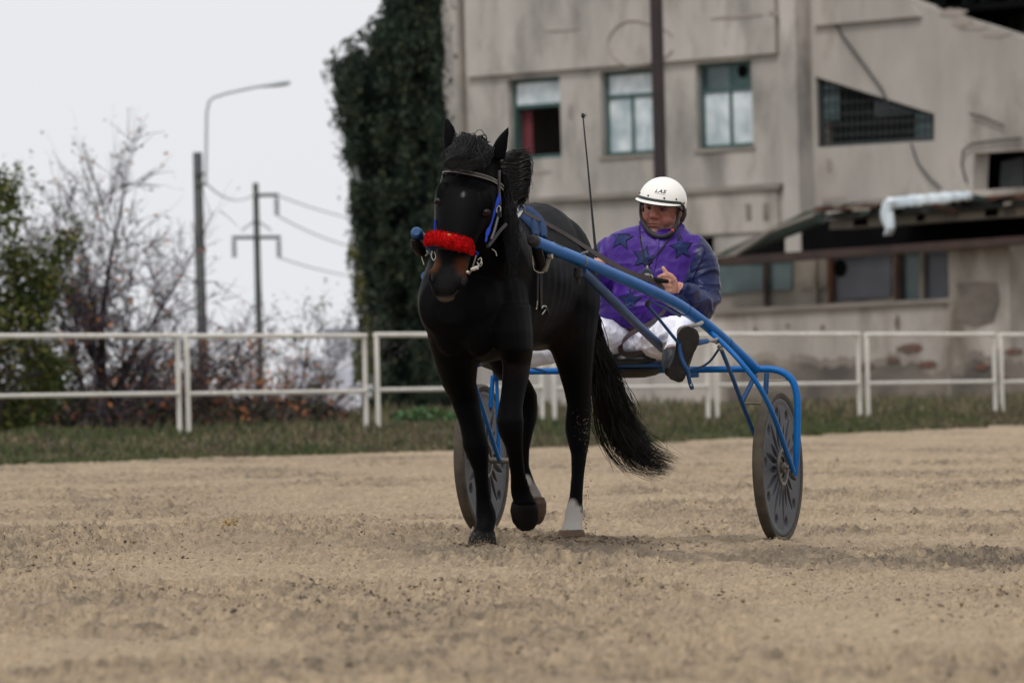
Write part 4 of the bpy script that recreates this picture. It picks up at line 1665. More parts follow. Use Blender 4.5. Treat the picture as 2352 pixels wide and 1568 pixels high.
# eyes with reddish haw
M_eye = mat('dark_eye', (.006, .004, .004), .3, spec=.25)
M_haw = mat('eye_rim', srgb(46, 24, 18), .7, spec=.1)
for px, py, lx in [(1114, 487, 1), (1003, 462, -1)]:
    c = at(px, py, 2.795) - D_ * .02
    e = MB().ball(c - D_ * .003, L_ * .018, D_ * .015, Z_ * .015, 12, 8).build('eye', M_eye, horse)
    MB().tube([c + L_ * .015 * math.cos(a) + Z_ * .013 * math.sin(a) + D_ * (.012 - .004 * abs(math.cos(a))) for a in np.linspace(3.5, 5.9, 8)], .0022, 5).build('eyelid', M_haw, e)
# nostril openings
M_nos = mat('nostril', (.003, .003, .003), .9)
for px, py, s in [(992, 637, -1), (1062, 645, 1)]:
    c = at(px, py, 2.905) - D_ * .012
    MB().ball(c, L_ * .008 + Z_ * .004 * s, D_ * .012, Z_ * .019, 12, 8).build('nostril', M_nos, horse)
MB().tube([at(x, y, 2.885) for x, y in [(1002, 672), (1014, 680), (1027, 683), (1042, 678), (1052, 668)]], .0025, 5).build('mouth_line', M_nos, horse)

# hair ---------------------------------------------------------------
M_hair = mat('black_hair', (.0055, .0048, .005), .36, spec=.3)
R = random.gauss
paths = []
# tail
for i in range(2000):
    a = random.random()
    ln = random.uniform(.62, 1.0) if random.random() < .8 else random.uniform(.3, .7)
    w = R(0, 1)
    e = R(0, 1)
    key = [(1330, 640, .98), (1352, 740, .86), (1380 + w * 8, 830, .80), (1408 + w * 14, 930 + e * 4, .74), (1441 + w * 14, 1008 + e * 8 - w * 7, .68), (1484 + w * 11, 1052 - w * 12 + e * 9, .62), (1530 + w * 8, 1072 - w * 10 + e * 9, .56)]
    n = max(3, int(round(ln * 7)))
    P = []
    for j, (x, y, u) in enumerate(key[:n]):
        s = j / 6
        P.append(at(x + R(0, 1 + 4 * s), y + R(0, 1 + 3 * s), u) + D_ * R(0, .012 + .03 * s) + L_ * R(0, .018))
    paths.append(P)
for i in range(26):                                       # loose wisps hanging lower left
    w = R(0, 1)
    P = [at(x + R(0, 3) + w * 5, y + R(0, 3), u) for x, y, u in [(1345, 760, .86), (1362, 900, .78), (1372, 985, .74), (1400, 1045, .7), (1440 + 8 * w, 1086, .66)]]
    paths.append(P)
strands(paths, .0022, 'tail', M_hair, horse, seg=14)
# dock of the tail
MB().tube([at(1325, 600, 1.0), at(1340, 680, .9), at(1360, 760, .84), at(1384, 840, .79), at(1405, 900, .76)], [.04, .045, .045, .035, .012], 10).build('tail_dock', M_coat, horse)
paths = []
# forelock over the brow
for i in range(420):
    t = random.random()
    x0 = 1060 + 60 * t + R(0, 4)
    y0 = 330 + R(0, 5)
    w = random.random()
    P = [at(x0, y0, 2.66), at(x0 - 14 + R(0, 4), y0 - 10 + R(0, 5) + 10 * w, 2.72), at(1062 - 30 * w + 20 * t + R(0, 8), 340 + 16 * w + R(0, 5), 2.76), at(1036 - 10 * w + 30 * t + R(0, 6), 366 + 18 * w + R(0, 6), 2.79),
         at(1018 + 36 * t * w + R(0, 5), 377 + 9 * w + R(0, 4), 2.79)]
    paths.append(P)
for i in range(120):                                      # swirl to the right
    t = random.random()
    P = [at(1080 + R(0, 8), 330 + R(0, 4), 2.68), at(1100 + R(0, 6), 336 + R(0, 8), 2.74), at(1112 + R(0, 10), 356 + R(0, 9), 2.77), at(1090 + R(0, 16), 380 + R(0, 7), 2.80), at(1060 + R(0, 16), 388 + R(0, 6), 2.80)]
    paths.append(P)
for i in range(30):                                       # flyaway loops over the poll
    P = [at(1054 + R(0, 3), 338 + R(0, 3), 2.64), at(1064 + R(0, 5), 322 + R(0, 5), 2.66), at(1080 + R(0, 5), 314 + R(0, 4), 2.66), at(1096 + R(0, 4), 322 + R(0, 3), 2.64), at(1108 + R(0, 5), 336 + R(0, 3), 2.62)]
    paths.append(P)
strands(paths, .0021, 'forelock', M_hair, horse, seg=12)
paths = []
# mane: blown puff right of the ear
for i in range(620):
    t = i / 620
    y = 352 + 100 * t ** 1.2
    x1 = 1206 + R(0, 6) - 22 * max(0, t - .55)
    if t < .16 and random.random() < .4:
        P = [at(1150, y + 8, 2.5), at(1176, y - 2 + R(0, 3), 2.48), at(1196 + R(0, 4), y - 1 + R(0, 4), 2.46), at(1216 + R(0, 5), y - 6 + R(0, 5), 2.44)]
    else:
        P = [at(1144, 362 + 60 * t, 2.50), at(1164 + R(0, 2), y + 5 + 4 * math.sin(t * 11) + R(0, 1.5), 2.49), at(1186 + R(0, 2), y + 9 + R(0, 1.5), 2.47), at(x1 - 2, y - 1 + R(0, 2), 2.45),
             at(x1 + 4 + R(0, 3), y + 16 + R(0, 4), 2.44), at(x1 - 12 + R(0, 5), y + 34 + R(0, 5), 2.44)]
    paths.append(P)
for i in range(700):                                      # mane falling down the neck's left side
    t = random.random()
    x0, y0 = 1128 + 30 * t, 380 + 110 * t
    P = [at(x0, y0, 2.50 - .2 * t), at(x0 + 30 - 6 * t + R(0, 5), y0 + 24 + R(0, 5), 2.50 - .18 * t), at(x0 + 38 - 14 * t + R(0, 6), y0 + 66 + R(0, 8), 2.52 - .15 * t), at(x0 + 36 - 18 * t + R(0, 8), y0 + 110 + R(0, 14), 2.55 - .15 * t),
         at(x0 + 36 - 20 * t + R(0, 7), y0 + 150 + R(0, 18), 2.58 - .15 * t)]
    paths.append(P)
strands(paths, .0022, 'mane', M_hair, horse, seg=12)
for px, py in [(1117, 1188), (1321, 1172)]:
    pass

# ================================================================== THE SULKY
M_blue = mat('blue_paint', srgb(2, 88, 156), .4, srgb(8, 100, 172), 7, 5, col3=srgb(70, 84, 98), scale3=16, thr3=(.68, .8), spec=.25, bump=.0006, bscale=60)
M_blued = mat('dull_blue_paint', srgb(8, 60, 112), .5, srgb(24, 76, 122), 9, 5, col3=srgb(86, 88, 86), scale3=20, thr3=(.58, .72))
M_bare = mat('bare_metal', srgb(120, 116, 108), .45, srgb(150, 146, 136), 20, 4, metal=.6)
M_steel = mat('bright_steel', srgb(190, 186, 178), .28, metal=.9)
M_grub = mat('black_grime', srgb(30, 28, 28), .75, srgb(46, 42, 38), 25, 4)
M_tyre = mat('tyre_rubber', srgb(58, 53, 46), .9, srgb(84, 75, 62), 14, 5, bump=.0015, bscale=90)
M_disc = mat('wheel_disc', srgb(42, 46, 54), .5, srgb(56, 60, 68), 5, 5, col3=srgb(80, 79, 76), scale3=7, thr3=(.6, .8))
M_hub = mat('hub_metal', srgb(112, 106, 98), .5, srgb(86, 80, 74), 12, 4, metal=.3)
M_leath = mat('brown_leather', srgb(58, 44, 42), .55, srgb(46, 36, 36), 18, 4)
M_black = mat('black_leather', srgb(16, 15, 17), .55, spec=.2)
M_vinyl = mat('black_vinyl', srgb(26, 28, 32), .42, srgb(38, 38, 42), 6, 4)
M_canv = mat('dark_canvas', srgb(48, 42, 36), .85)

sulky = empty('sulky', UV(0, 0, 0), 'blue tubular racing cart with two grey disc wheels', 'sulky')
WR = .352
zR, zL = at(1790, 1073, 0).z, at(1107, 1055, 0).z


def wheel(v, z0, flip):
    c = UV(0, v, z0)
    up, fw = Z_, D_
    out = L_ * flip

    def P(r, a, o):
        return c + (up * math.cos(a) + fw * math.sin(a)) * r + out * o
    N = 72
    # tyre: rounded section ring with moulded tread
    sec = [(.318, -.020), (.328, -.025), (.341, -.024), (.349, -.016), (.352, -.006), (.352, .006), (.349, .016), (.341, .024), (.328, .025), (.318, .020)]
    m = MB()
    rings = []
    NT = 144
    for i in range(NT):
        a = 2 * math.pi * i / NT
        rings.append([P(r - (.0022 if (i % 2 and r > .345) else 0), a, o) for r, o in sec])
    m.rings(rings, caps=False, closed=True)
    w_ = m.build('wheel', M_tyre, sulky)
    # dished disc with pressed slots and dimples on both faces
    for side in (1, -1):
        rows = [.052, .07, .09, .115, .14, .165, .19, .215, .24, .262, .282, .298, .312, .321]
        nr, na = 46, 288
        rad = np.linspace(.05, .321, nr)
        ang = np.linspace(0, 2 * math.pi, na, endpoint=False)
        Rr, Aa = np.meshgrid(rad, ang, indexing='ij')
        h = .021 - .004 * sstep(.08, .20, Rr) + .002 * sstep(.29, .30, Rr)
        h = h - .010 * (Rr > .316)
        for k in range(10):                                # dimples
            a0 = 2 * math.pi * (k + .35) / 10
            dx = Rr * np.cos(Aa) - .258 * math.cos(a0)
            dy = Rr * np.sin(Aa) - .258 * math.sin(a0)
            da = -dx * math.sin(a0) + dy * math.cos(a0)
            dr = dx * math.cos(a0) + dy * math.sin(a0)
            h = h - .014 * (1 - sstep(.6, 1.05, np.sqrt((da / .026) ** 2 + (dr / .024) ** 2)))
        for k in range(20):                                # leaf-shaped pressings from the hub
            a0 = 2 * math.pi * (k + .2) / 20
            ln = .262 if k % 2 == 0 else .20
            da = ((Aa - a0 + math.pi) % (2 * math.pi) - math.pi) * Rr
            t = np.clip((Rr - .086) / (ln - .086), 0, 1)
            wd = .0162 * np.sin(math.pi * t ** .75) + 1e-4
            inside = (Rr > .086) & (Rr < ln)
            h = h - .0155 * inside * (1 - sstep(.62, 1.0, np.abs(da) / wd))
        d = np.array(up)[None, None] * np.cos(Aa)[..., None] + np.array(fw)[None, None] * np.sin(Aa)[..., None]
        v_ = np.array(c) + d * Rr[..., None] + np.array(out)[None, None] * (h * side)[..., None]
        idx = np.arange(nr * na).reshape(nr, na)
        f = np.stack([idx[:-1], idx[1:], np.roll(idx[1:], -1, 1), np.roll(idx[:-1], -1, 1)], -1).reshape(-1, 4)
        if side > 0:
            f = f[:, ::-1]
        raw_obj('wheel_disc', v_.reshape(-1, 3), f, M_disc, smooth=True, parent=w_)
    # rim ring
    m = MB()
    for s in (1, -1):
        rings = []
        for i in range(N):
            a = 2 * math.pi * i / N
            rings.append([P(.314, a, s * .011), P(.320, a, s * .021), P(.326, a, s * .0225), P(.326, a, s * .010)])
        m.rings(rings, caps=False, closed=True)
    m.build('rim', M_disc, w_)
    # hub
    m = MB()
    for s in (1, -1):
        rings = []
        for r, o in [(.086, .013), (.086, .025), (.081, .030), (.071, .029), (.064, .006), (.028, .004), (.024, .034), (.012, .040)]:
            rings.append([P(r, 2 * math.pi * i / 32, s * o) for i in range(32)])
        m.rings(rings)
    m.build('hub', M_hub, w_)
    MB().tube([P(0, 0, -.075), P(0, 0, .085)], .010, 8).build('axle', M_bare, w_)
    return w_


wheel(.715, zR, 1)
wheel(-.715, zL, -1)


def sp(m, name, pts, r, n=10, k=None, parent=None, flat=None):
    "smooth bent pipe through (px, py, u) points"
    P = [at(*p) for p in pts]
    if k:
        P = [Vector(q) for q in spline([tuple(p) for p in P], k)]
    return MB().tube(P, r, n, flat=flat).build(name, m, parent or sulky)


# right shaft and its mirror image on the far side
sh = [(1221, 551, 2.36), (1246, 562, 2.24), (1330, 596, 1.84), (1400, 626, 1.49), (1480, 661, 1.10), (1545, 692, .78), (1598, 727, .52), (1650, 769, .31), (1700, 815, .13), (1736, 849, .01)]
P = [Vector(q) for q in spline([tuple(at(*p)) for p in sh], 40)]
shaft = MB().tube(P[1:], [.0235] + [.0265] * 36 + [.0255, .024], 14).build('shaft', M_blue, sulky)
MB().tube([P[0], P[0].lerp(P[1], .5), P[1], P[2]], [.016, .0255, .0268, .0262], 14).build('rubber_cap', M_grub, shaft)
i0 = at(1276, 574, 2.09)
dirs = (P[6] - P[3]).normalized()
MB().tube([i0 - dirs * .032, i0 + dirs * .045], [.0285, .0285], 14).build('leather_band', M_black, shaft)
for o in (-.015, .03):
    MB().ball(i0 + dirs * o - D_ * .0 + Z_ * .026 + D_ * .008, L_ * .006, D_ * .006, Z_ * .006, 8, 6).build('rivet', M_steel, shaft)
j = min(range(len(P)), key=lambda i: (P[i] - at(1336, 600, 1.8)).length)
dj = (P[j + 1] - P[j - 1]).normalized()
MB().tube([P[j] - dj * .006, P[j] + dj * .006], [.029, .029], 14).build('clamp', M_bare, shaft)
MB().tube([P[j] + Z_ * .03, P[j] + Z_ * .038 + L_ * .03], .005, 6).build('clamp_bolt', M_bare, shaft)
cc = at(1328, 624, 1.86)
m = MB()
m.tube([cc + Z_ * .016, cc - Z_ * .004], [.019, .019], 14)
m.tube([cc - Z_ * .004, cc - Z_ * .022, cc - Z_ * .03, cc - Z_ * .055], [.021, .021, .011, .008], 12)
m.build('clamp_cup', M_grub, shaft)
j = min(range(len(P)), key=lambda i: (P[i] - at(1570, 707, .64)).length)
for px, py, u in [(1569, 707, .65), (1672, 789, .22)]:
    j = min(range(len(P)), key=lambda i: (P[i] - at(px, py, u)).length)
    dj = (P[min(j + 1, 39)] - P[j - 1]).normalized()
    MB().tube([P[j] - dj * .004, P[j] + dj * .004], [.0282, .0282], 14).build('sleeve_ring', M_blued, shaft)
for t in range(4):                                         # bolt holes at the heel of the shaft
    q = P[34].lerp(P[38], t / 3)
    MB().ball(q + D_ * .0225 + Z_ * .010, L_ * .0045, D_ * .004, Z_ * .0045, 8, 6).build('bolt', M_grub, shaft)


def mirror(q):
    r = q - A0
    u, v = r.dot(D_), r.dot(L_)
    return UV(u, -v, q.z)


dzl = at(946, 533, 2.36).z - P[0].z
PM = [mirror(p) + L_ * .105 * (1 - i / 39) + Z_ * dzl * max(0, (2.36 - 0) and (1 - i / 39)) for i, p in enumerate(P)]
shl = MB().tube(PM[1:], [.0235] + [.0265] * 36 + [.0255, .024], 14).build('shaft', M_blue, sulky)
MB().tube([PM[0], PM[0].lerp(PM[1], .5), PM[1], PM[2]], [.016, .0255, .0268, .0262], 14).build('rubber_cap', M_blued, shl)

# seat braces
br = [(1337, 622, 1.80), (1362, 645, 1.62), (1440, 722, .98), (1522, 800, .34)]
B = [Vector(q) for q in spline([tuple(at(*p)) for p in br], 12)]
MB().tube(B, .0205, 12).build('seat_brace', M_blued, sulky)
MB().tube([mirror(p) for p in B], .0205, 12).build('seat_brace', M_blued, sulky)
# cross axle and its arches over the wheels
zc = at(1740, 848, 0).z
zcl = zc + .018
arch = [(1745, 847, 0), (1775, 848, 0), (1800, 856, 0), (1820, 874, 0), (1829, 900, 0), (1832, 930, 0), (1831, 1000, 0), (1828, 1092, 0)]
ar = [at(*p) for p in arch]
barR, barL = at(1745, 847, 0), at(1745, 847, 0)
barL = mirror(barR) + Z_ * .02
MB().tube([barL, barR], .0155, 12).build('crossbar', M_blue, sulky)
AR = [Vector(q) for q in spline([tuple(p) for p in ar], 26)]
MB().tube(AR, [.0165] * 24 + [.012, .008], 12).build('wheel_arch', M_blue, sulky)
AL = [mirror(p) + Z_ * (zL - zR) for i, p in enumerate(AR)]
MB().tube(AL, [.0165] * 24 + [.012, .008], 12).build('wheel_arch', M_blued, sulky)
# front stays, inner stays, struts: right side from the picture, left side mirrored
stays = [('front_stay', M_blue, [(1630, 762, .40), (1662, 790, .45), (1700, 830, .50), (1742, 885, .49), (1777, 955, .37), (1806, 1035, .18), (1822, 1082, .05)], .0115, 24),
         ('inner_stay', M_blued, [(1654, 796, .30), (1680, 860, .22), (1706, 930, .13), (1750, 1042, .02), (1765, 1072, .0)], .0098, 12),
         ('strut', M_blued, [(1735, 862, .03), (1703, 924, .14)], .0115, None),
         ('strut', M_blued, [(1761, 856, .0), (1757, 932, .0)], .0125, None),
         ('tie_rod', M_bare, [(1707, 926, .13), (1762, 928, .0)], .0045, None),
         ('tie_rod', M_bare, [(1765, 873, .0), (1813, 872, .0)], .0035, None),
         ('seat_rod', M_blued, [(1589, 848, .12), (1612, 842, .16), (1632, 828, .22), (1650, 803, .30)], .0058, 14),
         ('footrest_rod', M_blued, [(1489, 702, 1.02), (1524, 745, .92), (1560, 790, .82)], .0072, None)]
for nm, mt, pts, r, k in stays:
    PP = [at(*p) for p in pts]
    if k:
        PP = [Vector(q) for q in spline([tuple(p) for p in PP], k)]
    MB().tube(PP, r, 10).build(nm, mt, sulky)
    if nm not in ('footrest_rod', 'front_stay', 'inner_stay', 'strut', 'tie_rod'):
        PM_ = [mirror(p) + Z_ * (zL - zR) * min(1, max(0, (p - A0).dot(L_) - .3) / .4) for p in PP]
        MB().tube(PM_, r, 10).build(nm, mt, sulky)
for pts, r in [([(1070, 815, .62), (1090, 880, .47), (1146, 1056, .02)], .0098), ([(1140, 850, .0), (1142, 900, .0), (1146, 1050, .0)], .0085), ([(1132, 862, .0), (1127, 935, .0)], .011)]:
    MB().tube([at(*p) for p in pts], r, 10).build('inner_stay', M_blue, sulky)
MB().tube([at(1128, 1057, .0), at(1172, 1058, .02)], .014, 10).build('axle_stub', M_bare, sulky)
sp(M_blued, 'under_shaft_rod', [(1489, 690, 1.0), (1530, 708, .85), (1562, 726, .70)], .006, 8)
MB().ball(at(1487, 698, 1.02), L_ * .012, D_ * .014, Z_ * .016, 10, 8).build('bracket', M_grub, sulky)
# footrest: bent bar, cross plate, hanging strap
fr_ = sp(M_bare, 'footrest', [(1560, 788, .80), (1559, 768, .80), (1561, 757, .80), (1572, 751, .79), (1598, 747, .74), (1612, 741, .60)], .0098, 8, 22)
MB().tube([at(1563, 786, .82), at(1590, 789, .80), at(1624, 783, .70)], [.012, .015, .012], 8, flat=(D_, .5)).build('footrest_plate', M_blued, fr_)
MB().tube([at(1622, 784, .70), at(1640, 781, .52), at(1650, 778, .42)], .008, 8).build('footrest_arm', M_bare, fr_)
sp(M_blued, 'heel_bar', [(1561, 790, .82), (1564, 815, .82), (1572, 838, .82), (1580, 856, .80), (1585, 878, .78), (1590, 892, .76)], .0105, 8, 16, parent=fr_)
for px, py in [(1640, 783), (1646, 786), (1652, 796), (1656, 802)]:
    MB().ball(at(px, py, .42 if px < 1650 else .32), L_ * .011, D_ * .012, Z_ * .009, 8, 6).build('nut', M_bare, fr_)
FL = [mirror(at(*p)) for p in [(1560, 788, .80), (1561, 757, .80), (1598, 747, .74), (1612, 741, .60)]]
MB().tube(FL, .0098, 8).build('footrest', M_bare, sulky)
# seat
m = MB()
S = []
for x, w_, h_ in [(1352, .05, .012), (1362, .13, .024), (1400, .17, .032), (1450, .18, .034), (1500, .17, .032), (1524, .13, .024), (1532, .05, .012)]:
    S.append((at(x, 824 + (1 if x > 1500 else 0), .03), D_ * w_, Z_ * h_))
m.loft(S, 18, 2.6)
seat = m.build('seat', M_vinyl, sulky)
m = MB()
S = [(UV(.0, (1465 - 1448) / 482, zat(848, 0)), L_ * .14, D_ * .15), (UV(0, .035, zat(855, 0)), L_ * .135, D_ * .15), (UV(0, .035, zat(863, 0)), L_ * .10, D_ * .12), (UV(0, .035, zat(868, 0)), L_ * .05, D_ * .06)]
m.loft(S, 22)
m.build('seat_pan', M_canv, seat)
for px, u in [(1397, .0), (1592, .0)]:
    MB().box(at(px, 855, u), L_ * .026, D_ * .01, Z_ * .024).build('bracket', M_blued, sulky)
MB().tube([at(1360, 838, .16), at(1530, 838, .16)], .012, 8).build('seat_rail', M_blued, sulky)

# ================================================================== HARNESS
# bridle -------------------------------------------------------------
bridle = empty('bridle', at(1070, 470, 2.75), 'dark stitched leather bridle with red fleece noseband on the horse', 'bridle')
M_brow = mat('brow_leather', srgb(46, 38, 40), .5, srgb(36, 30, 32), 30, 3)
M_stitch = mat('pale_stitching', srgb(190, 178, 162), .7)
M_redf = mat('red_fleece', srgb(190, 16, 20), .95, srgb(150, 8, 12), 40, 4, bump=.004, bscale=120, spec=.1)
M_bnyl = mat('blue_webbing', srgb(8, 44, 140), .6, spec=.15)
HB = BVHTree.FromPolygons([v.co + h_org for v in horse_me.vertices], [p.vertices[:] for p in horse_me.polygons])


def on_horse(px, py, lift=.004):
    r = ray(px, py).normalized()
    hit = HB.ray_cast(CAM_P, r)
    if hit[0] is None:
        near = HB.find_nearest(at(px, py, 2.7))
        return near[0] + near[1] * lift, near[1]
    return hit[0] + hit[1] * lift, hit[1]


def strap(pts, w, m, name, parent, k=18, lift=.005, thick=.004, wfun=None):
    "strap lying on the horse through picture points"
    P_, S_ = [], []
    for x, y in spline(pts, k):
        p, n = on_horse(x, y, lift)
        P_.append(p)
    # keep the strap smooth
    for _ in range(2):
        P_ = [P_[0]] + [(P_[i - 1] + P_[i] * 2 + P_[i + 1]) / 4 for i in range(1, len(P_) - 1)] + [P_[-1]]
    for i, p in enumerate(P_):
        n = HB.find_nearest(p)[1]
        t = (P_[min(i + 1, k - 1)] - P_[max(i - 1, 0)]).normalized()
        S_.append(n.cross(t).normalized())
    return P_, S_, MB().ribbon(P_, w, S_, thick).build(name, m, parent)


bl = [(1019, 397), (1032, 395), (1056, 398), (1083, 403), (1109, 409), (1131, 417), (1146, 428), (1151, 434)]
Pb, Sb, brow = strap(bl, .022, M_brow, 'browband', bridle, 24, .010, .006)
for s in (-1, 1):
    dash = MB()
    for i in range(1, len(Pb) - 2):
        for q in (.1, .6):
            a = Pb[i].lerp(Pb[i + 1], q) + Sb[i] * s * .0085
            b = Pb[i].lerp(Pb[i + 1], q + .32) + Sb[i] * s * .0085
            n = HB.find_nearest(a)[1]
            dash.tube([a + n * .0035, b + n * .0035], .0015, 4)
    o = dash.build('stitching', M_stitch, brow)
    o['kind'] = 'stuff'
# cheek straps
def hang(pts, r, m, name, parent, u0, u1, k=14, flat=None, n=6):
    "free-hanging strap or cord through picture points at interpolated depth"
    q = spline(pts, k)
    P_ = [at(x, y, u0 + (u1 - u0) * i / (k - 1)) for i, (x, y) in enumerate(q)]
    return MB().tube(P_, r, n, flat=flat).build(name, m, parent)


hang([(1147, 392), (1146, 430), (1148, 470), (1143, 500), (1136, 528), (1128, 550)], .0065, M_brow, 'cheek_strap', bridle, 2.66, 2.80, flat=(D_, .5))
hang([(1018, 400), (1002, 470), (1000, 530)], .005, M_brow, 'cheek_strap', bridle, 2.68, 2.78)
hang([(1146, 446), (1145, 460), (1138, 480), (1130, 510), (1123, 527), (1118, 542), (1116, 556)], [.004, .006, .010, .010, .005, .006, .004] * 2, M_bnyl, 'blue_strap', bridle, 2.72, 2.82, k=14, flat=(D_, .3))
hang([(1000, 505), (999, 520), (998, 534)], .004, M_bnyl, 'blue_strap', bridle, 2.79, 2.82)
hang([(1162, 515), (1148, 530), (1133, 550), (1120, 566)], .008, M_brow, 'throat_strap', bridle, 2.66, 2.80, flat=(D_, .4))
for pts, r in [([(1146, 472), (1150, 478), (1149, 488), (1143, 490), (1141, 480), (1146, 472)], .0016)]:
    hang(pts, r, M_steel, 'buckle', bridle, 2.80, 2.80, k=20)
MB().box(at(1147, 492, 2.80), L_ * .008, D_ * .004, Z_ * .012).build('keeper', M_black, bridle)
# bit rings, links and shank
for pts, r, m_ in [([(1094, 586), (1088, 605), (1082, 622), (1076, 630)], .0036, M_bare), ([(1098, 597), (1104, 592), (1106, 600), (1100, 608), (1096, 602)], .0022, M_steel),
                   ([(1105, 598), (1107, 606), (1102, 612), (1097, 606)], .0022, M_steel), ([(1094, 578), (1098, 582), (1095, 588)], .003, M_bnyl)]:
    hang(pts, r, m_, 'bit_link', bridle, 2.84, 2.84, k=14)
MB().ball(at(1074, 625, 2.865), L_ * .009, D_ * .009, Z_ * .009, 12, 8).build('bit_knob', M_steel, bridle)
MB().loft([(at(1082, 619, 2.855), Z_ * .007, D_ * .006), (at(1090, 617, 2.85), Z_ * .010, D_ * .008), (at(1098, 614, 2.84), Z_ * .009, D_ * .008)], 10, 3).build('bit_shank', M_steel, bridle)
hang([(993, 577), (991, 588), (996, 598), (1001, 590), (998, 578)], .0022, M_steel, 'bit_ring', bridle, 2.83, 2.83, k=16)
hang([(1130, 572), (1138, 578), (1141, 588)], .0022, M_bare, 'hook', bridle, 2.78, 2.78, k=8)
hang([(985, 526), (992, 530), (998, 536)], .0045, M_black, 'strap_end', bridle, 2.8, 2.82, k=6)
# fleece noseband
N_ = 60
fl = spline([(976, 551), (985, 546), (1010, 546), (1040, 553), (1068, 560), (1083, 567), (1088, 573)], N_)
m = MB()
rings = []
for i, (x, y) in enumerate(fl):
    t = i / (N_ - 1)
    w = .0315 * min(1, (math.sin(math.pi * min(max(t, .0), 1)) + .02) ** .28)
    c = at(x, y + 1.5, 2.915 - .085 * abs(2 * t - .95) ** 2.4)
    r = []
    for k in range(26):
        a = 2 * math.pi * k / 26
        q = c + Z_ * w * math.cos(a) + D_ * w * .8 * math.sin(a)
        nn = noise.noise(q * 95) * .0034 + noise.noise(q * 210) * .0026
        r.append(q + (Z_ * math.cos(a) + D_ * math.sin(a)) * nn)
    rings.append(r)
fleece = m.rings(rings).build('fleece_noseband', M_redf, bridle)
tf = []
for i in range(2600):
    t = random.random()
    k = int(t * (N_ - 1))
    q = random.choice(rings[k])
    c = sum(rings[k], Vector()) / 26
    d = (q - c).normalized()
    e = Vector((R(0, 1), R(0, 1), R(0, 1))) * .004
    tf.append([q - d * .002, q + d * .0015 + e * .4, q + d * .003 + e * .8])
o = strands(tf, .0016, 'fleece_pile', M_redf, fleece, seg=4, tip=.5)
o['kind'] = 'stuff'
hang([(1000, 569), (1030, 572), (1055, 577), (1075, 579)], .006, M_black, 'noseband_strap', bridle, 2.90, 2.88, k=10)
MB().ball(at(1031, 540, 2.93), L_ * .011, D_ * .006, Z_ * .006, 10, 6).build('stud', mat('brass', srgb(150, 110, 60), .4, metal=.6), bridle)

# back pad, terret, girth and tug --------------------------------------
harness = empty('driving_harness', at(1215, 520, 1.95), 'black driving harness with denim blue back pad and silver buckles', 'harness')
M_pad = mat('blue_denim_pad', srgb(18, 40, 74), .9, srgb(28, 56, 94), 22, 5, bump=.0015, bscale=200)
for pts, r, u0 in [([(1186, 483), (1200, 498), (1216, 515), (1226, 530), (1229, 546)], [.02, .03, .034, .03, .018], 2.0),
                   ([(1190, 478), (1212, 490), (1232, 508), (1243, 528), (1247, 550)], [.02, .03, .034, .03, .02], 1.90)]:
    q = spline(pts, 14)
    rad = np.interp(np.linspace(0, 4, 14), range(5), r)
    Pp = []
    for (x, y) in q:
        p, n = on_horse(x, y, .004)
        Pp.append(p)
    MB().tube(Pp, list(rad), 14, flat=(L_, .75)).build('back_pad', M_pad, harness)
hang([(1190, 486), (1191, 476), (1198, 471), (1204, 475), (1204, 484), (1199, 490)], .0036, M_steel, 'terret', harness, 2.02, 1.98, k=18)
hang([(1203, 467), (1197, 470), (1188, 472)], .003, M_bare, 'terret_hook', harness, 2.0, 2.0, k=8)
MB().loft([(at(1199, 484, 2.0), L_ * .004, Z_ * .003), (at(1190, 494, 2.02), L_ * .012, Z_ * .008), (at(1184, 503, 2.04), L_ * .006, Z_ * .006)], 8).build('terret_plate', M_steel, harness)
strap([(1236, 610), (1237, 640), (1237, 680), (1238, 706)], .03, M_black, 'girth_strap', harness, 14, .010, .007)
strap([(1228, 610), (1228, 640), (1227, 675), (1227, 700)], .02, M_black, 'girth_strap', harness, 14, .014, .006)
m = MB()
m.tube([at(1232, 562, 2.29), at(1235, 580, 2.27), at(1242, 605, 2.22), at(1238, 618, 2.2)], [.022, .024, .024, .014], 10, flat=(D_, .6))
m.tube([at(1258, 570, 2.17), at(1256, 585, 2.17), at(1250, 600, 2.18)], [.018, .022, .014], 8)
m.build('shaft_tug', M_black, harness)
m = MB()
m.loft([(at(1261, 594, 2.20), L_ * .011, D_ * .006), (at(1257, 606, 2.20), L_ * .010, D_ * .006), (at(1251, 624, 2.20), L_ * .011, D_ * .006)], 8, 5)
m.build('tug_buckle', M_bare, harness)
MB().tube([at(1258, 588, 2.2), at(1269, 589, 2.2)], .011, 10).build('tug_pin', M_steel, harness)
hang([(1223, 588), (1225, 610), (1228, 620), (1238, 626), (1250, 625)], .003, M_steel, 'tug_ring', harness, 2.22, 2.2, k=14)
MB().ball(at(1240, 598, 2.25), L_ * .009, D_ * .005, Z_ * .005, 8, 6).build('stud', M_steel, harness)
for pts in [[(1236, 706), (1240, 701), (1247, 702), (1245, 709), (1237, 720)], [(1226, 690), (1225, 704), (1224, 708)]]:
    q = spline(pts, 12)
    MB().tube([on_horse(x, y, .016)[0] for x, y in q], .003, 6).build('girth_buckle', M_steel, harness)
q = spline([(1242, 703), (1249, 710), (1251, 718)], 6)
MB().tube([on_horse(x, y, .014)[0] for x, y in q], .007, 6).build('strap_end', M_black, harness)
m = MB()                                                    # tug on the far shaft
m.tube([at(952, 548, 2.34), at(958, 562, 2.32), at(966, 576, 2.28), at(972, 584, 2.26)], [.018, .028, .026, .014], 10)
m.build('shaft_tug', M_black, harness)
hang([(972, 580), (978, 577), (983, 582), (977, 588)], .003, M_steel, 'tug_ring', harness, 2.26, 2.26, k=10)
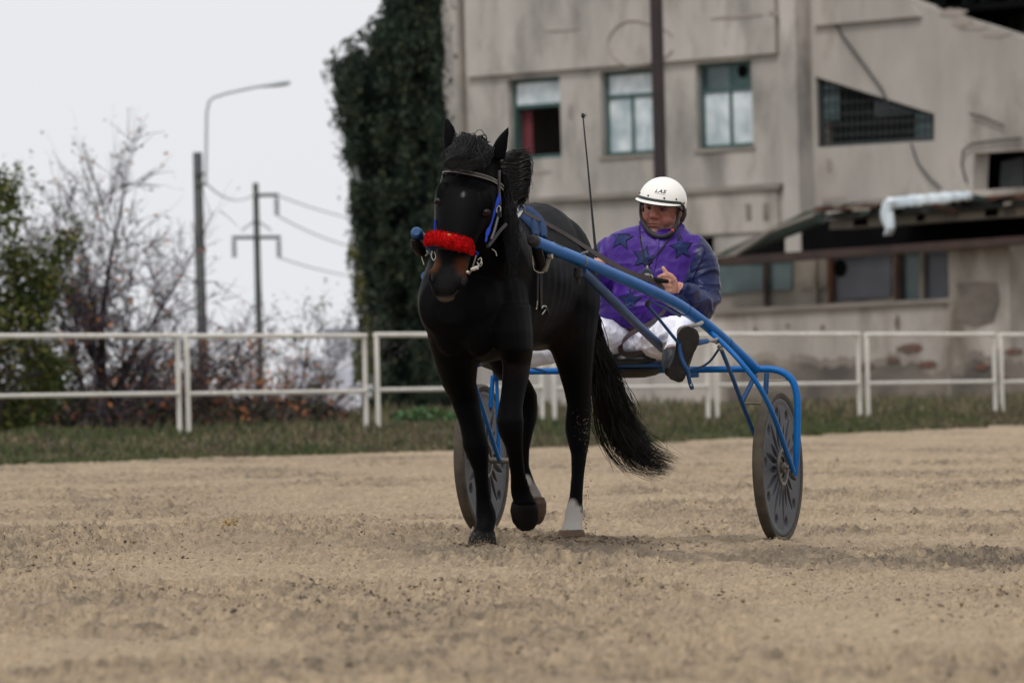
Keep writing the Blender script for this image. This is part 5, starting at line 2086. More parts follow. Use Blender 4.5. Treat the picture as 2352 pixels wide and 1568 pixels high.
hang([(966, 582), (970, 596), (974, 608)], .0022, M_steel, 'tug_hook', harness, 2.26, 2.26, k=6)

# ================================================================== THE DRIVER
random.seed(4)
p_org = UV(0, .05, zat(826, 0))
M_skin = mat('skin', srgb(176, 122, 100), .5, attr='tint', bump=.0008, bscale=120)
M_purple = mat('purple_satin', srgb(54, 22, 112), .45, srgb(64, 30, 126), 6, 4, bump=.004, bscale=22, spec=.25)
M_navy = mat('navy_satin', srgb(8, 18, 62), .38, srgb(14, 28, 80), 6, 4, bump=.005, bscale=20, spec=.35)
M_star = mat('star_cloth', srgb(24, 42, 92), .5, srgb(18, 34, 78), 20, 3, spec=.25)
M_stard = mat('star_edge', srgb(14, 18, 54), .6, spec=.2)
M_white = mat('white_trousers', srgb(236, 235, 247), .75, srgb(243, 243, 252), 5, 4, bump=.006, bscale=16)
M_helm = mat('white_helmet', srgb(236, 232, 224), .28, srgb(243, 240, 233), 8, 4, col3=srgb(206, 200, 188), scale3=18, thr3=(.66, .8), spec=.5)
M_trim = mat('helmet_trim', srgb(32, 40, 38), .5)
M_boot = mat('boot_leather', srgb(26, 28, 34), .5, srgb(36, 38, 44), 12, 4)
M_sole = mat('worn_sole', srgb(24, 20, 19), .9, srgb(38, 32, 28), 18, 5, bump=.002, bscale=60)
M_cord = mat('black_cord', srgb(18, 18, 22), .6)
M_lip = mat('lips', srgb(136, 78, 74), .5)

driver = None
hroll = math.radians(8)
hf = (D_ * .985 - Z_ * .06 - L_ * .05).normalized()
hu = (Z_ * math.cos(hroll) + L_ * math.sin(hroll)).normalized()
hr = hf.cross(hu) * -1
hr = (hr - hf * hr.dot(hf)).normalized()
if hr.dot(L_) < 0:
    hr = -hr
hu = hr.cross(hf)
if hu.z < 0:
    hu = -hu
HC = at(1518, 482, .0)                                     # middle of the head


def hd(r, f, u):
    return HC + hr * r + hf * f + hu * u


body = MB()
bb_ = lambda r, f, u, a, b, c, n=16: body.ball(hd(r, f, u), hr * a, hf * b, hu * c, n, 10)
bb_(0, -.012, .025, .083, .100, .098, 24)                   # skull
bb_(0, .018, -.060, .075, .068, .064, 20)                   # jaw
bb_(-.040, .052, -.042, .034, .028, .034)                   # cheeks
bb_(.040, .052, -.042, .034, .028, .034)
bb_(-.054, .015, -.080, .032, .045, .036)                   # jowls
bb_(.054, .015, -.080, .032, .045, .036)
bb_(.064, -.004, -.050, .030, .05, .040)                    # jaw corners
bb_(-.064, -.004, -.050, .030, .05, .040)
bb_(0, .068, -.101, .028, .022, .022)                       # chin
bb_(0, .01, -.120, .055, .05, .026)                         # under the chin
body.loft([(hd(0, .080, .020), hr * .010, hf * .014), (hd(0, .092, .002), hr * .012, hf * .016), (hd(0, .101, -.018), hr * .016, hf * .018), (hd(0, .102, -.030), hr * .018, hf * .016), (hd(0, .09, -.038), hr * .012, hf * .008)], 12)
bb_(-.015, .088, -.030, .010, .012, .009)                   # nostril wings
bb_(.015, .088, -.030, .010, .012, .009)
bb_(0, .072, .030, .062, .020, .012)                        # brow
bb_(0, .080, -.062, .028, .013, .016)                       # mouth mound
for s in (-1, 1):                                           # ears
    body.loft([(hd(s * .083, -.012, .012), hf * .012, hr * .008), (hd(s * .092, -.018, .004), hf * .022, hr * .008), (hd(s * .092, -.016, -.018), hf * .018, hr * .008), (hd(s * .085, -.010, -.038), hf * .008, hr * .006)], 10)
# neck, slim trunk under the clothes, legs
body.loft([(at(1520, 522, -.02), L_ * .068, D_ * .075), (at(1517, 545, -.02), L_ * .074, D_ * .08), (at(1512, 570, -.02), L_ * .10, D_ * .08)], 18)


def sec(x, y, u, hw, dp):
    return (at(x, y, u), L_ * hw * mpp(u) / .951, D_ * dp)


body.loft([sec(1505, 565, -.02, 70, .09), sec(1500, 620, -.02, 82, .11), sec(1488, 680, -.02, 84, .12), sec(1466, 740, -.03, 78, .12), sec(1452, 790, -.03, 72, .11)], 18)
arms = {
    'l': [(1588, 566, -.02, .052), (1606, 620, .0, .05), (1612, 680, .04, .046), (1590, 684, .16, .042), (1568, 668, .27, .034), (1558, 660, .31, .028)],
    'r': [(1402, 566, -.02, .052), (1382, 606, .0, .05), (1380, 648, .06, .044), (1374, 638, .2, .038), (1370, 618, .30, .03), (1369, 610, .34, .027)]}
for k, a in arms.items():
    body.tube([at(x, y, u) for x, y, u, r in a], [r for *_, r in a], 14)
for a in ([(1484, 790, -.02, .07), (1528, 776, .25, .07), (1562, 768, .46, .058), (1556, 788, .60, .046), (1549, 812, .70, .04)],
          [(1424, 792, -.02, .07), (1376, 782, .22, .07), (1328, 776, .42, .058), (1250, 806, .62, .045), (1180, 818, .76, .04), (1140, 826, .80, .04)]):
    body.tube([at(x, y, u) for x, y, u, r in a], [r for *_, r in a], 14)
# left hand: fist on the rein, thumb up
pal = [(1556, 658, .315), (1546, 655, .335), (1536, 650, .355), (1530, 648, .362)]
body.loft([(at(*p), Z_ * h, D_ * .018 + L_ * .004) for p, h in zip(pal, (.030, .041, .045, .040))], 14, 2.4)
for i, (y0, ln, r) in enumerate([(634, 1.0, .0105), (646, 1.12, .0108), (658, 1.04, .0103), (669, .86, .0092)]):
    P = [(1539 + i * 1.2, y0, .365), (1526 - 5 * ln + i * 2, y0 - 1, .388), (1518 - 4 * ln + i * 3, y0 + 2, .380), (1520 - 2 * ln + i * 3, y0 + 5, .355), (1529 + i * 2, y0 + 5, .345)]
    body.tube([at(*p) for p in P], [r, r * 1.02, r * .98, r * .9, r * .7], 10)
body.tube([at(1549, 645, .35), at(1540, 634, .365), at(1530, 627, .375), at(1524, 617, .378), at(1522, 611, .375)], [.017, .015, .0115, .0095, .006], 10)
# right hand: fingers wrapped round the whip
pal = [(1369, 611, .335), (1369, 603, .355), (1370, 597, .365)]
body.loft([(at(*p), L_ * w, D_ * .018) for p, w in zip(pal, (.028, .036, .034))], 14, 2.4)
for i, (x0, r) in enumerate([(1385, .0098), (1377, .0102), (1368, .0102), (1360, .0094)]):
    P = [(x0 - 2, 606, .362), (x0, 596 + abs(i - 1.2) * 1.5, .385), (x0 + 1, 594 + abs(i - 1.2) * 1.5, .402), (x0 + 1, 600, .416), (x0, 607, .412)]
    body.tube([at(*p) for p in P], [r, r, r, r * .95, r * .75], 10)
body.tube([at(1384, 606, .35), at(1390, 600, .375), at(1387, 594, .395), at(1380, 592, .41)], [.014, .0125, .0105, .008], 10)
person_me = fuse(body, 'person', .0042, 5, .5)
V = verts_of(person_me)
rel = V - np.array(HC)
lr, lf, lu = rel @ np.array(hr), rel @ np.array(hf), rel @ np.array(hu)
# eye sockets and the mouth line pressed in
for s in (-1, 1):
    g = np.exp(-(((lr - s * .033) / .017) ** 2 + ((lu - .008) / .011) ** 2)) * (lf > .03)
    V -= np.outer(g * .014, np.array(hf))
g = np.exp(-((lu + .064 - .10 * lr ** 2 * 6 - .06 * lr) / .003) ** 2) * (np.abs(lr) < .027) * (lf > .04)
V -= np.outer(g * .007, np.array(hf))
for s in (-1, 1):                                           # smile folds
    g = np.exp(-((np.abs(lr) - .024 - .35 * np.maximum(0, -.035 - lu)) / .005) ** 2) * (lu < -.028) * (lu > -.072) * (lf > .04)
V -= np.outer(g * .004, np.array(hf))
set_verts(person_me, V)
nz = np.array([noise.noise(Vector(p) * 40) for p in V])
cols = np.tile(np.array(srgb(186, 134, 114)), (len(V), 1)) * (1 + .10 * nz)[:, None]


def tintmix(w, c):
    w = np.clip(w, 0, 1)[:, None]
    cols[:] = cols * (1 - w) + np.array(c) * w


isf = (lf > -.02) & (np.abs(lr) < .11) & (np.abs(lu) < .16)
tintmix(isf * .9, srgb(170, 112, 94))
for s in (-1, 1):
    tintmix(isf * .55 * np.exp(-(((lr - s * .045) / .026) ** 2 + ((lu + .035) / .022) ** 2)), srgb(196, 100, 86))
tintmix(isf * .45 * np.exp(-((lr / .018) ** 2 + ((lu + .022) / .02) ** 2)), srgb(192, 104, 88))
tintmix(isf * .55 * sstep(.035, .062, -lu) * (1 - np.exp(-((lr / .03) ** 2 + ((lu + .062) / .012) ** 2))), srgb(120, 96, 88))
tintmix(isf * .75 * np.exp(-((lr / .024) ** 2 + ((lu + .067) / .0085) ** 2)), srgb(156, 78, 74))
tintmix(isf * .55 * np.exp(-((lr / .026) ** 2 + ((lu + .064) / .0025) ** 2)), srgb(70, 38, 38))
for s in (-1, 1):
    tintmix(isf * .9 * np.exp(-(((lr - s * .034) / .018) ** 2 + ((lu - .025) / .0055) ** 2)), srgb(34, 26, 24))
    tintmix(isf * .5 * np.exp(-(((lr - s * .033) / .018) ** 2 + ((lu - .008) / .012) ** 2)), srgb(96, 62, 56))
    tintmix(np.exp(-(((lr - s * .092) / .012) ** 2)) * (lf < .012) * (lf > -.06) * (np.abs(lu) < .06) * .8, srgb(128, 74, 62))
cols *= np.where(isf, .80, 1.0)[:, None]  # face tint darkened: shade under the helmet painted into the skin
color_attr(person_me, np.clip(cols, .001, 1))
driver = mesh_obj('person', person_me, M_skin, None, p_org)
tag(driver, 'seated driver in purple star jacket and white helmet holding reins and whip', 'person')
M_ew = mat('eye_white', srgb(104, 88, 82), .4)
for s in (-1, 1):
    e = MB().ball(hd(s * .033, .066, .008), hr * .0115, hf * .0098, hu * .0062, 12, 8).build('eye', M_ew, driver)
    MB().ball(hd(s * .033 - .002, .0745, .008), hr * .0055, hf * .0035, hu * .0055, 10, 6).build('iris', M_eye, e)
    MB().tube([hd(s * .033 + .014 * math.cos(a), .074 - .006 * abs(math.cos(a)), .008 + .0085 * math.sin(a)) for a in np.linspace(.15, 2.99, 9)], .0026, 5).build('eyelid', M_lip, e)

# jacket ---------------------------------------------------------------
jk = MB()
jk.loft([sec(1514, 513, -.03, 40, .08), sec(1504, 521, -.03, 62, .095), sec(1496, 532, -.03, 84, .108), sec(1494, 545, -.02, 99, .12), sec(1496, 565, -.02, 107, .14), sec(1500, 605, -.01, 107, .155), sec(1495, 650, .0, 103, .175), sec(1482, 690, .01, 106, .19),
         sec(1472, 718, .01, 104, .195), sec(1472, 738, .0, 94, .18), sec(1474, 752, .0, 70, .15)], 30, 2.3)
jk.loft([sec(1470, 706, .0, 104, .15), sec(1440, 722, .02, 84, .17), sec(1434, 732, .02, 72, .17)], 20, 2.3)
SL = [(1580, 562, -.03, .070), (1602, 590, -.01, .080), (1612, 630, .0, .082), (1614, 672, .03, .080), (1608, 697, .09, .078), (1594, 690, .17, .068), (1578, 676, .24, .054), (1567, 667, .28, .043), (1560, 661, .305, .036)]
SR = [(1412, 562, -.03, .058), (1387, 592, -.01, .068), (1380, 622, .01, .072), (1380, 648, .06, .066), (1377, 645, .15, .056), (1372, 630, .25, .046), (1370, 617, .31, .036)]
for A_ in (SL, SR):
    q = spline([(*at(x, y, u), r) for x, y, u, r in A_], 30)
    jk.tube([Vector(p[:3]) for p in q], [p[3] for p in q], 18)
for x, y, u, r in [(1561, 662, .298, .042), (1566, 666, .285, .047)]:
    pass
jm = fuse(jk, 'jacket', .0065, 5, .5)
V = verts_of(jm)
nrm = np.empty(len(V) * 3)
jm.vertices.foreach_get('normal', nrm)
nrm = nrm.reshape(-1, 3)
ju = (V - np.array(A0)) @ np.array(D_)
jv = (V - np.array(A0)) @ np.array(L_)
jz = V[:, 2]


def seg_d(V, A_):
    "distance to a sleeve's axis and position along it"
    P = np.array([at(x, y, u)[:] for x, y, u, r in A_])
    best = np.full(len(V), 9.0)
    par = np.zeros(len(V))
    for i in range(len(P) - 1):
        d = P[i + 1] - P[i]
        t = np.clip(((V - P[i]) @ d) / (d @ d), 0, 1)
        dist = np.linalg.norm(V - (P[i] + t[:, None] * d), axis=1)
        m = dist < best
        best[m] = dist[m]
        par[m] = i + t[m]
    return best, par


dl, tl = seg_d(V, SL)
dr, tr = seg_d(V, SR)
# folds: sharp-ridged noise running along directions of pull
w1 = np.array([1 - abs(noise.noise(Vector((a * 5 + c * 7, b * 3, c * 13 - a * 5)))) * 2.4 for a, b, c in zip(jv, ju, jz)])
w2 = np.array([1 - abs(noise.noise(Vector((a * 13 - c * 9, b * 9, c * 15 + 4)))) * 2.2 for a, b, c in zip(jv, ju, jz)])
isl = ((dl < .1) & (tl > .8)) | ((dr < .1) & (tr > .8))
low = sstep(zat(560, 0), zat(680, 0), jz)
disp = .010 * np.maximum(w1, 0) ** 2 + .0055 * np.maximum(w2, 0) ** 2 - .005
disp = disp * (.55 + .45 * low) * np.where(isl, 1.25, 1)
cuff = np.exp(-((tl - 7.3) / .45) ** 2) * (dl < .07)
disp += .004 * cuff * np.sin(np.arctan2(V[:, 2] - at(1563, 664, .29).z, jv) * 14)
# front overlap
set_verts(jm, V + nrm * disp[:, None])
jacket = mesh_obj('jacket', jm, [M_purple, M_navy], driver)
nf = len(jm.polygons)
fc = np.empty(nf * 3)
jm.polygons.foreach_get('center', fc)
fc = fc.reshape(-1, 3) + np.array(p_org)
fv = (fc - np.array(A0)) @ np.array(L_) - .32 * ((fc - np.array(A0)) @ np.array(D_))
fu = (fc - np.array(A0)) @ np.array(D_)
za, zb2 = zat(575, 0), zat(650, 0)
seam = .352 + (.286 - .352) * np.clip((za - fc[:, 2]) / (za - zb2), -.3, 2)
d1_, t1_ = seg_d(fc, SL)
d2_, t2_ = seg_d(fc, SR)
navy = ((fv > seam) & (d1_ < .12)) | ((t1_ > 4.4) & (d1_ < .085)) | ((fv < -.108 + .01 * np.sin(fc[:, 2] * 9)) & (d2_ < .11) & (fc[:, 2] > zat(668, 0)))
jm.polygons.foreach_set('material_index', navy.astype(np.int32))
jm.update()
JB = BVHTree.FromPolygons([v.co + p_org for v in jm.vertices], [p.vertices[:] for p in jm.polygons])


def on_jacket(px, py, lift):
    r = ray(px, py).normalized()
    h = JB.ray_cast(CAM_P, r)
    p = h[0] if h[0] is not None else JB.find_nearest(at(px, py, .15))[0]
    return p - r * lift


def star(px, py, rad, rot, lift=.0035):
    for sc, li, m, nm in ((1.0, lift, M_stard, 'star_edge'), (.80, lift + .0018, M_star, 'star')):
        vs_, fs = [], []
        K = 6
        for j in range(K + 1):
            for i in range(10):
                a = rot + math.pi * i / 5
                r = rad * sc * (1 if i % 2 == 0 else .43) * j / K
                vs_.append(on_jacket(px + r * math.sin(a), py - r * math.cos(a), li))
        for j in range(K):
            for i in range(10):
                i2 = (i + 1) % 10
                fs.append((j * 10 + i, j * 10 + i2, (j + 1) * 10 + i2, (j + 1) * 10 + i))
        if nm == 'star_edge':
            o = MB().add(vs_, fs).build('star', m, jacket)
        else:
            MB().add(vs_, fs).build('star', m, jacket)


star(1427, 548, 30, .12)
star(1566, 569, 30, -.12)
star(1479, 592, 31, .25)
star(1447, 690, 30, .05)
# collar and front overlap
cp = [(1474, 508), (1478, 520), (1490, 532), (1504, 543), (1516, 546), (1534, 541), (1554, 530), (1566, 520)]
q = spline(cp, 24)
Pc_ = [at(x, y, .085 - .13 * abs((x - 1512) / 60) ** 2) for x, y in q]
MB().tube(Pc_, [.014 + .006 * math.sin(i * .9) * .3 for i in range(24)], 10, flat=(D_, .7)).build('collar', M_purple, jacket)
q = spline([(1512, 544), (1508, 575), (1500, 620), (1494, 660), (1486, 700), (1478, 735)], 26)
MB().ribbon([on_jacket(x, y, .004) for x, y in q], .014, L_, .004).build('zip_flap', M_purple, jacket)
MB().tube([on_jacket(x, y, .002) for x, y in spline([(1620, 578), (1608, 604), (1596, 630), (1588, 652)], 14)], .0028, 5).build('sleeve_seam', M_stard, jacket)

# trousers ---------------------------------------------------------------
tr_ = MB()
tr_.ball(at(1455, 795, -.02), L_ * .18, D_ * .16, Z_ * .075, 20, 12)
for a in ([(1478, 790, -.02, .085), (1510, 780, .16, .088), (1545, 768, .36, .080), (1566, 764, .47, .070), (1565, 778, .55, .062), (1555, 798, .64, .054), (1546, 812, .70, .050)],
          [(1428, 790, -.02, .085), (1396, 778, .15, .088), (1352, 770, .34, .080), (1325, 774, .43, .070), (1290, 792, .52, .062), (1245, 811, .62, .055), (1195, 818, .72, .050), (1160, 824, .78, .048)]):
    q = spline([(*at(x, y, u), r) for x, y, u, r in a], 26)
    tr_.tube([Vector(p[:3]) for p in q], [p[3] for p in q], 18)
tm = fuse(tr_, 'trousers', .0065, 5, .5)
V = verts_of(tm)
nrm = np.empty(len(V) * 3)
tm.vertices.foreach_get('normal', nrm)
nrm = nrm.reshape(-1, 3)
ju = (V - np.array(A0)) @ np.array(D_)
jv = (V - np.array(A0)) @ np.array(L_)
w1 = np.array([1 - abs(noise.noise(Vector((a * 6 + c * 8, b * 6 + a * 5, c * 12)))) * 2.3 for a, b, c in zip(jv, ju, V[:, 2])])
w2 = np.array([1 - abs(noise.noise(Vector((a * 16, b * 12 + c * 9, c * 22)))) * 2.2 for a, b, c in zip(jv, ju, V[:, 2])])
set_verts(tm, V + nrm * (.008 * np.maximum(w1, 0) ** 2 + .004 * np.maximum(w2, 0) ** 2 - .004)[:, None])
mesh_obj('trousers', tm, M_white, driver)

# boots ---------------------------------------------------------------
ax_ = (at(1590, 757, .82) - at(1550, 872, .82)).normalized()
sd_ = (L_ - ax_ * L_.dot(ax_)).normalized()
h0, h1 = at(1550, 874, .80), at(1589, 752, .82)
m = MB()


def sole(c0, c1, back, name_):
    m = MB()
    rings = []
    for t, w in [(0, .022), (.03, .034), (.10, .041), (.22, .042), (.36, .036), (.5, .040), (.66, .050), (.8, .053), (.9, .047), (.97, .033), (1, .018)]:
        rings.append((c0.lerp(c1, t), sd_ * w, (D_ - ax_ * D_.dot(ax_)).normalized() * .011 * (1.5 if t < .3 else (.6 if t < .42 else 1.0))))
    return m.loft(rings, 16, 3.2)


boot = MB()
boot.loft([(at(1552, 868, .775), sd_ * .036, D_ * .02), (at(1558, 850, .76), sd_ * .044, D_ * .05), (at(1567, 820, .755), sd_ * .044, D_ * .055), (at(1577, 790, .77), sd_ * .046, D_ * .042), (at(1585, 765, .79), sd_ * .042, D_ * .026), (at(1588, 753, .80), sd_ * .026, D_ * .015)], 16)
boot.tube([at(1551, 852, .73), at(1546, 836, .71), at(1545, 818, .69), at(1548, 806, .66)], [.050, .052, .050, .046], 14)
bm_ = fuse(boot, 'boot', .006, 5)
b_ = mesh_obj('boot', bm_, M_boot, driver)
sole(h0, h1, 0, '').build('sole', M_sole, b_)
MB().tube([at(1583, 880, .78), at(1588, 886, .79), at(1590, 876, .80), at(1588, 868, .80)], .0022, 5).build('lace_end', mat('pale_lace', srgb(200, 196, 186), .7), b_)
boot = MB()
boot.tube([at(1150, 826, .78), at(1138, 828, .80), at(1124, 826, .82), at(1118, 800, .84), at(1112, 775, .86)], [.048, .05, .05, .045, .03], 12)
mesh_obj('boot', fuse(boot, 'boot', .007, 4), M_boot, driver)

# helmet ---------------------------------------------------------------
HA, HB_, HH = .111, .124, .112
HO = hd(.002, -.008, .040)
hu0, hr0 = hu, hr
hu = (hu0 * math.cos(math.radians(3)) + hr0 * math.sin(math.radians(3))).normalized()
hr = (hr0 - hu * hr0.dot(hu)).normalized()


def hp(th, ph, k=1.0):
    "point on the helmet shell: th round from the front to the driver's left, ph up from the rim plane"
    return HO + (hf * math.cos(th) * HB_ + hr * math.sin(th) * HA) * math.cos(ph) * k + hu * HH * math.sin(ph) * k


def rim_ph(th):
    "rim drops lower behind the ears"
    c = math.cos(th)
    return math.radians(4 - 25 * float(sstep(-.25, .55, -c + .2)))


m = MB()
rings = []
for j in range(22):
    r = []
    for i in range(56):
        th = 2 * math.pi * i / 56
        p0 = rim_ph(th)
        ph = p0 + (math.pi / 2 - .02 - p0) * (j / 21) ** .9
        r.append(hp(th, ph))
    rings.append(r)
m.rings(rings, caps=True)
rings2 = [[hp(2 * math.pi * i / 56, rim_ph(2 * math.pi * i / 56) + .05, k) for i in range(56)] for k in (.99, .93)]
helm = m.build('helmet', M_helm, driver)
m = MB()
rim = [hp(2 * math.pi * i / 64, rim_ph(2 * math.pi * i / 64) + .02, 1.004) for i in range(64)]
m.tube(rim, .0058, 8, closed=True, flat=(hu, 1.25))
m.build('rim_trim', M_trim, helm)
# peak: a shallow crescent under the front of the rim
m = MB()
rings = []
for i in range(29):
    th = math.radians(-72 + 144 * i / 28)
    w = math.cos(math.radians(90 * (-72 + 144 * i / 28) / 74)) ** .7
    a = hp(th, rim_ph(th) - .05, .985)
    dirn = (hf * math.cos(th) + hr * math.sin(th)).normalized()
    b = a + dirn * .036 * w - hu * .010 * w
    rings.append([a + hu * .003, b + hu * .002, b - hu * .0035, a - hu * .003])
m.rings(rings)
m.build('peak', M_helm, helm)
m = MB()
edge_ = [(r[1] + r[2]) / 2 for r in rings]
m.tube(edge_, .003, 6)
m.build('peak_trim', M_trim, helm)
for th in (-58, -18, 24, 55, 82):
    t = math.radians(th)
    MB().ball(hp(t, rim_ph(t) + .16, 1.003), hr * .0048, hf * .0048, hu * .0048, 8, 6).build('rivet', M_trim, helm)
# the letters on the front
cu = bpy.data.curves.new('lettering', 'FONT')
cu.body = 'LAS'
cu.size = 1
cu.shear = .25
cu.offset = .03
cu.space_character = 1.08
cu.fill_mode = 'BOTH'
to = bpy.data.objects.new('t', cu)
COL.objects.link(to)
dg = bpy.context.evaluated_depsgraph_get()
tme = bpy.data.meshes.new_from_object(to.evaluated_get(dg))
bpy.data.objects.remove(to)
bm = bmesh.new()
bm.from_mesh(tme)
bmesh.ops.triangulate(bm, faces=bm.faces)
bmesh.ops.subdivide_edges(bm, edges=bm.edges, cuts=2)
cv = np.array([v.co[:] for v in bm.verts])
x0, x1, y0, y1 = cv[:, 0].min(), cv[:, 0].max(), cv[:, 1].min(), cv[:, 1].max()
ctr_th, ctr_ph = math.radians(12.5), math.radians(29)
for v in bm.verts:
    a = (v.co.x - x0) / (x1 - x0) - .5
    b = (v.co.y - y0) / (y1 - y0) - .5
    v.co = hp(ctr_th + a * .058 / (HB_ * math.cos(ctr_ph)), ctr_ph + b * .0185 / HH, 1.006) - p_org
bm.to_mesh(tme)
bm.free()
tme.materials.clear()
tme.materials.append(M_trim)
tme.name = 'lettering'
lo = bpy.data.objects.new('lettering', tme)
link(lo, helm)
m = MB()
ln = [hp(ctr_th + (a - .55) * .5, ctr_ph - .115 - .015 * a, 1.005) for a in np.linspace(0, 1, 12)]
m.tube(ln, .0009, 4)
m.build('lettering_underline', mat('grey_print', srgb(150, 150, 146), .6), helm)
# chin strap, buckle, padding
q = spline([(1471, 466), (1471, 486), (1475, 506), (1486, 526), (1502, 540), (1522, 544), (1542, 535), (1553, 517), (1557, 497), (1561, 478)], 34)
m = MB()
cs_ = []
for i, (x, y) in enumerate(q):
    t = i / 33
    u = .0 + .105 * math.sin(math.pi * t) ** .8
    cs_.append(at(x, y, u))
m.tube(cs_, [.005 + .006 * math.sin(math.pi * i / 33) for i in range(34)], 8)
m.build('chin_strap', M_cord, helm)
for x, y, u in [(1539, 536, .098), (1545, 529, .094)]:
    MB().box(at(x, y, u), L_ * .006, D_ * .004, Z_ * .007).build('strap_buckle', mat('orange_buckle', srgb(220, 70, 30), .5), helm)
for s in (-1, 1):
    m = MB()
    m.loft([(hd(s * .094, -.04, .02), hf * .030, hr * .012), (hd(s * .098, -.045, -.01), hf * .028, hr * .012), (hd(s * .094, -.04, -.04), hf * .018, hr * .010), (hd(s * .084, -.02, -.062), hf * .010, hr * .007)], 12)
    m.build('ear_padding', M_cord, helm)

# things held or worn loose ------------------------------------------------
whip = empty('whip', at(1371, 602, .40), 'long thin black driving whip held upright in the right hand', 'whip')
wp = [at(x, y, u) for x, y, u in [(1373, 618, .40), (1371, 600, .40), (1366, 555, .40), (1359, 480, .40), (1350, 380, .40), (1342, 300, .40), (1339, 266, .40)]]
MB().tube(wp, [.0072, .0072, .0065, .005, .004, .0034, .0032], 7).build('stick', M_cord, whip)
MB().tube(wp[:2] + [wp[1].lerp(wp[2], .6)], [.0085, .0085, .0075], 8).build('grip', M_black, whip)
m = MB()
t0 = at(1339, 266, .40)
m.ball(t0, L_ * .009, D_ * .008, Z_ * .012, 8, 6)
for dx, dy in [(7, -4), (9, 1), (-3, -7), (5, 6)]:
    m.tube([t0, t0 + L_ * dx * .0012 + Z_ * -dy * .0012, t0 + L_ * dx * .0022 - Z_ * dy * .0018], .0022, 4)
m.build('lash_knot', M_cord, whip)

reins = empty('reins', at(1400, 605, 1.2), 'brown leather reins running from the back pad to the driver hands', 'reins')
q = spline([(1202, 486, 2.0), (1250, 511, 1.72), (1300, 539, 1.44), (1350, 571, 1.16), (1402, 603, .9), (1450, 628, .64), (1490, 640, .48), (1515, 655, .41), (1532, 672, .38)], 44)
RP = []
for p in q:
    w_ = at(*p)
    d_ = (w_ - CAM_P)
    h_ = HB.ray_cast(CAM_P, d_.normalized())
    RP.append(CAM_P + d_.normalized() * (h_[3] - .018) if h_[0] is not None and h_[3] - .018 < d_.length else w_)
for _ in range(3):
    RP = [RP[0]] + [(RP[i - 1] + RP[i] * 2 + RP[i + 1]) / 4 for i in range(1, 43)] + [RP[-1]]
MB().ribbon(RP, [.016 + .008 * min(1, i / 26) for i in range(44)], Z_, .005).build('rein', M_leath, reins)
q = spline([(1532, 674, .38), (1538, 690, .36), (1528, 712, .34), (1496, 741, .30), (1452, 764, .27), (1431, 784, .25), (1425, 802, .24), (1436, 813, .22), (1468, 811, .20), (1492, 806, .18)], 44)
MB().ribbon([at(*p) for p in q], .024, (Z_ + L_ * .55).normalized(), .004).build('rein_loop', M_leath, reins)
MB().tube([at(1502, 641, .44), at(1520, 645, .42), at(1533, 646, .395)], [.010, .012, .010], 8, flat=(D_, .5)).build('hand_loop', M_black, reins)
q = [at(1492 + 7 * math.cos(a), 636 + 5 * math.sin(a), .46) for a in np.linspace(0, 6.28, 14)[:-1]]
MB().tube(q, .0028, 6, closed=True).build('rein_buckle', M_steel, reins)

watch = empty('stopwatch', at(1487, 632, .21), 'dark round stopwatch hanging on a black neck cord over the jacket', 'stopwatch')
wq = on_jacket(1487, 633, .012)
m = MB()
m.loft([(wq - D_ * .008, L_ * .026, Z_ * .033), (wq + D_ * .006, L_ * .028, Z_ * .036), (wq + D_ * .012, L_ * .022, Z_ * .029)], 20)
m.build('case', mat('watch_case', srgb(40, 50, 62), .4), watch)
MB().box(wq + D_ * .0125 + L_ * .002 + Z_ * .003, L_ * .011, D_ * .0012, Z_ * .008).build('display', mat('watch_display', srgb(150, 152, 146), .3), watch)
MB().tube([wq + Z_ * .034, wq + Z_ * .046], .006, 8).build('crown_button', M_steel, watch)
wt = wq + Z_ * .046
for pts in ([(1468, 520), (1470, 545), (1475, 575), (1481, 605)], [(1566, 512), (1552, 530), (1528, 560), (1506, 588), (1491, 606)]):
    q = spline(pts, 16)
    MB().tube([on_jacket(x, y, .005) for x, y in q] + [wt], .0036, 6).build('cord', M_cord, watch)

# ================================================================== SMALL THINGS ON THE TRACK
M_dung = mat('dark_dung', srgb(58, 46, 32), .9, srgb(88, 72, 46), 40, 4)
gp = at_y(537, 1212, 35.5)


def ground_at(px, py):
    r = ray(px, py)
    t = 12.0
    while t < 120:
        p = CAM_P + r * (t / r.y)
        if p.z < gz(p.x, p.y):
            break
        t += .03
    return p


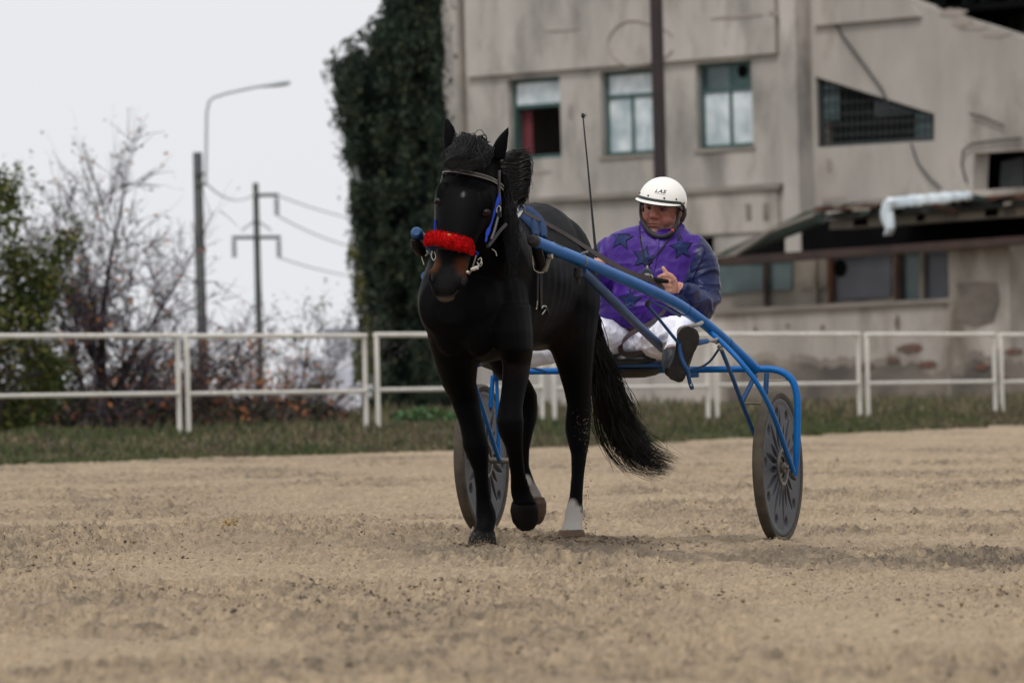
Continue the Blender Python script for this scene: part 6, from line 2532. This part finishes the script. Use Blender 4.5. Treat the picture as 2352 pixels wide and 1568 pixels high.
g = ground_at(537, 1214)
clod = empty('turf_clod', (g.x, g.y, g.z), 'dark clod of torn turf with straw lying on the sand left of the horse', 'clod')
k = g.y / F_PX
m = MB()
X_ = Vector((1, 0, 0))
m.loft([(g + X_ * x * k + Z_ * z, X_ * .3 * k + Vector((0, .02, 0)), Z_ * h) for x, z, h in [(-14, .006, .004), (-10, .012, .012), (0, .010, .013), (10, .006, .009), (20, .005, .004)]], 9)
m.build('earth', M_dung, clod)
m = MB()
for i in range(14):
    b = g + X_ * R(-8, 5) * k + Z_ * .012
    m.tube([b, b + Vector((R(0, .02), R(0, .02), abs(R(.02, .012)))), b + Vector((R(0, .04), R(0, .03), abs(R(.015, .015))))], .0018, 4)
m.build('straw', mat('straw', srgb(168, 140, 84), .9), clod)
for px, py, s, lb in [(424, 1204, 12, 'small dark clod left of the torn turf clod'), (172, 1302, 7, 'tiny upright dark clod at the far left of the track'), (1238, 1322, 12, 'dark sand clod in front of the horse, right of its planted hoof'),
                      (470, 1392, 13, 'dark clod low in the left foreground'), (1375, 1392, 11, 'rough clod in the foreground below the horse tail')]:
    g = ground_at(px, py)
    k = g.y / F_PX
    v, f = ICO_V.copy(), ICO_F
    v = v * RNG.uniform(.6, 1.3, (len(v), 1)) * np.array([s * k, .02, s * .55 * k if px != 172 else s * 1.5 * k]) + np.array(g + Z_ * .004)
    o = raw_obj('sand_clod', v, f, M_dung if px != 470 else M_clod, org=g)
    tag(o, lb, 'clod', 'loose clods on the track')
# sand thrown up by the hooves
P, Rr = [], []
for i in range(150):                                        # falling behind the left hind leg
    y = random.uniform(955, 1215)
    x = 1346 + R(0, 5) + 3 * math.sin(y * .03)
    P.append(at(x, y, 1.22 + R(0, .05))[:])
    Rr.append(random.uniform(.0010, .0032))
for i in range(30):
    P.append(at(1332 + R(0, 9), random.uniform(940, 1010), 1.27 + R(0, .02))[:])
    Rr.append(random.uniform(.0008, .0022))
for i in range(420):                                        # over the planted front hoof
    a = random.gauss(0, 1)
    h = abs(random.gauss(0, 1))
    P.append(at(1106 + a * 18, 1264 - h * 15, 2.24 + R(0, .04))[:])
    Rr.append(random.uniform(.0010, .0030))
for i in range(420):
    a = random.gauss(0, 1)
    P.append(at(1316 + a * 20, 1240 - abs(random.gauss(0, 1)) * 8, 1.40 + R(0, .05))[:])
    Rr.append(random.uniform(.0012, .0040))
for i in range(140):
    P.append(at(1210 + R(0, 45), 1222 - abs(R(0, 8)), 1.9 + R(0, .1))[:])
    Rr.append(random.uniform(.0008, .0026))
o = scatter_clods('flying_sand', np.array(P), np.array(Rr), mat('flying_grit', srgb(128, 110, 88), .95, srgb(96, 82, 66), 30, 3), flat=1)
tag(o, 'grains of sand thrown up round the horse hooves', kind='stuff')
# small heaps the hooves have ploughed up
P, Rr = [], []
for cx_, cy_, u_, n_, sx in [(1104, 1272, 2.26, 520, .055), (1314, 1249, 1.46, 800, .075), (1380, 1252, 1.4, 420, .2), (1792, 1256, .10, 160, .05), (1090, 1232, .05, 90, .08)]:
    c = at(cx_, cy_, u_)
    for i in range(n_):
        x, y = c.x + R(0, sx), c.y + R(0, .10)
        r = random.uniform(.003, .010)
        P.append((x, y, gz(x, y) + float(relief(np.array(x), np.array(y))) + r * .5))
        Rr.append(r)
o = scatter_clods('ploughed_sand', np.array(P), np.array(Rr), M_clod, flat=.8)
tag(o, 'sand heaped up round the hooves and wheels', kind='stuff')
for nm, q in [('rf', at(1107, 1266, 2.15)), ('lh', at(1313, 1242, 1.34)), ('wR', at(1790, 1250, 0)), ('wL', at(1107, 1225, 0))]:
    print('contact', nm, round(q.z - float(gz(q.x, q.y)), 3), 'relief', round(float(relief(np.array(q.x), np.array(q.y))), 3))
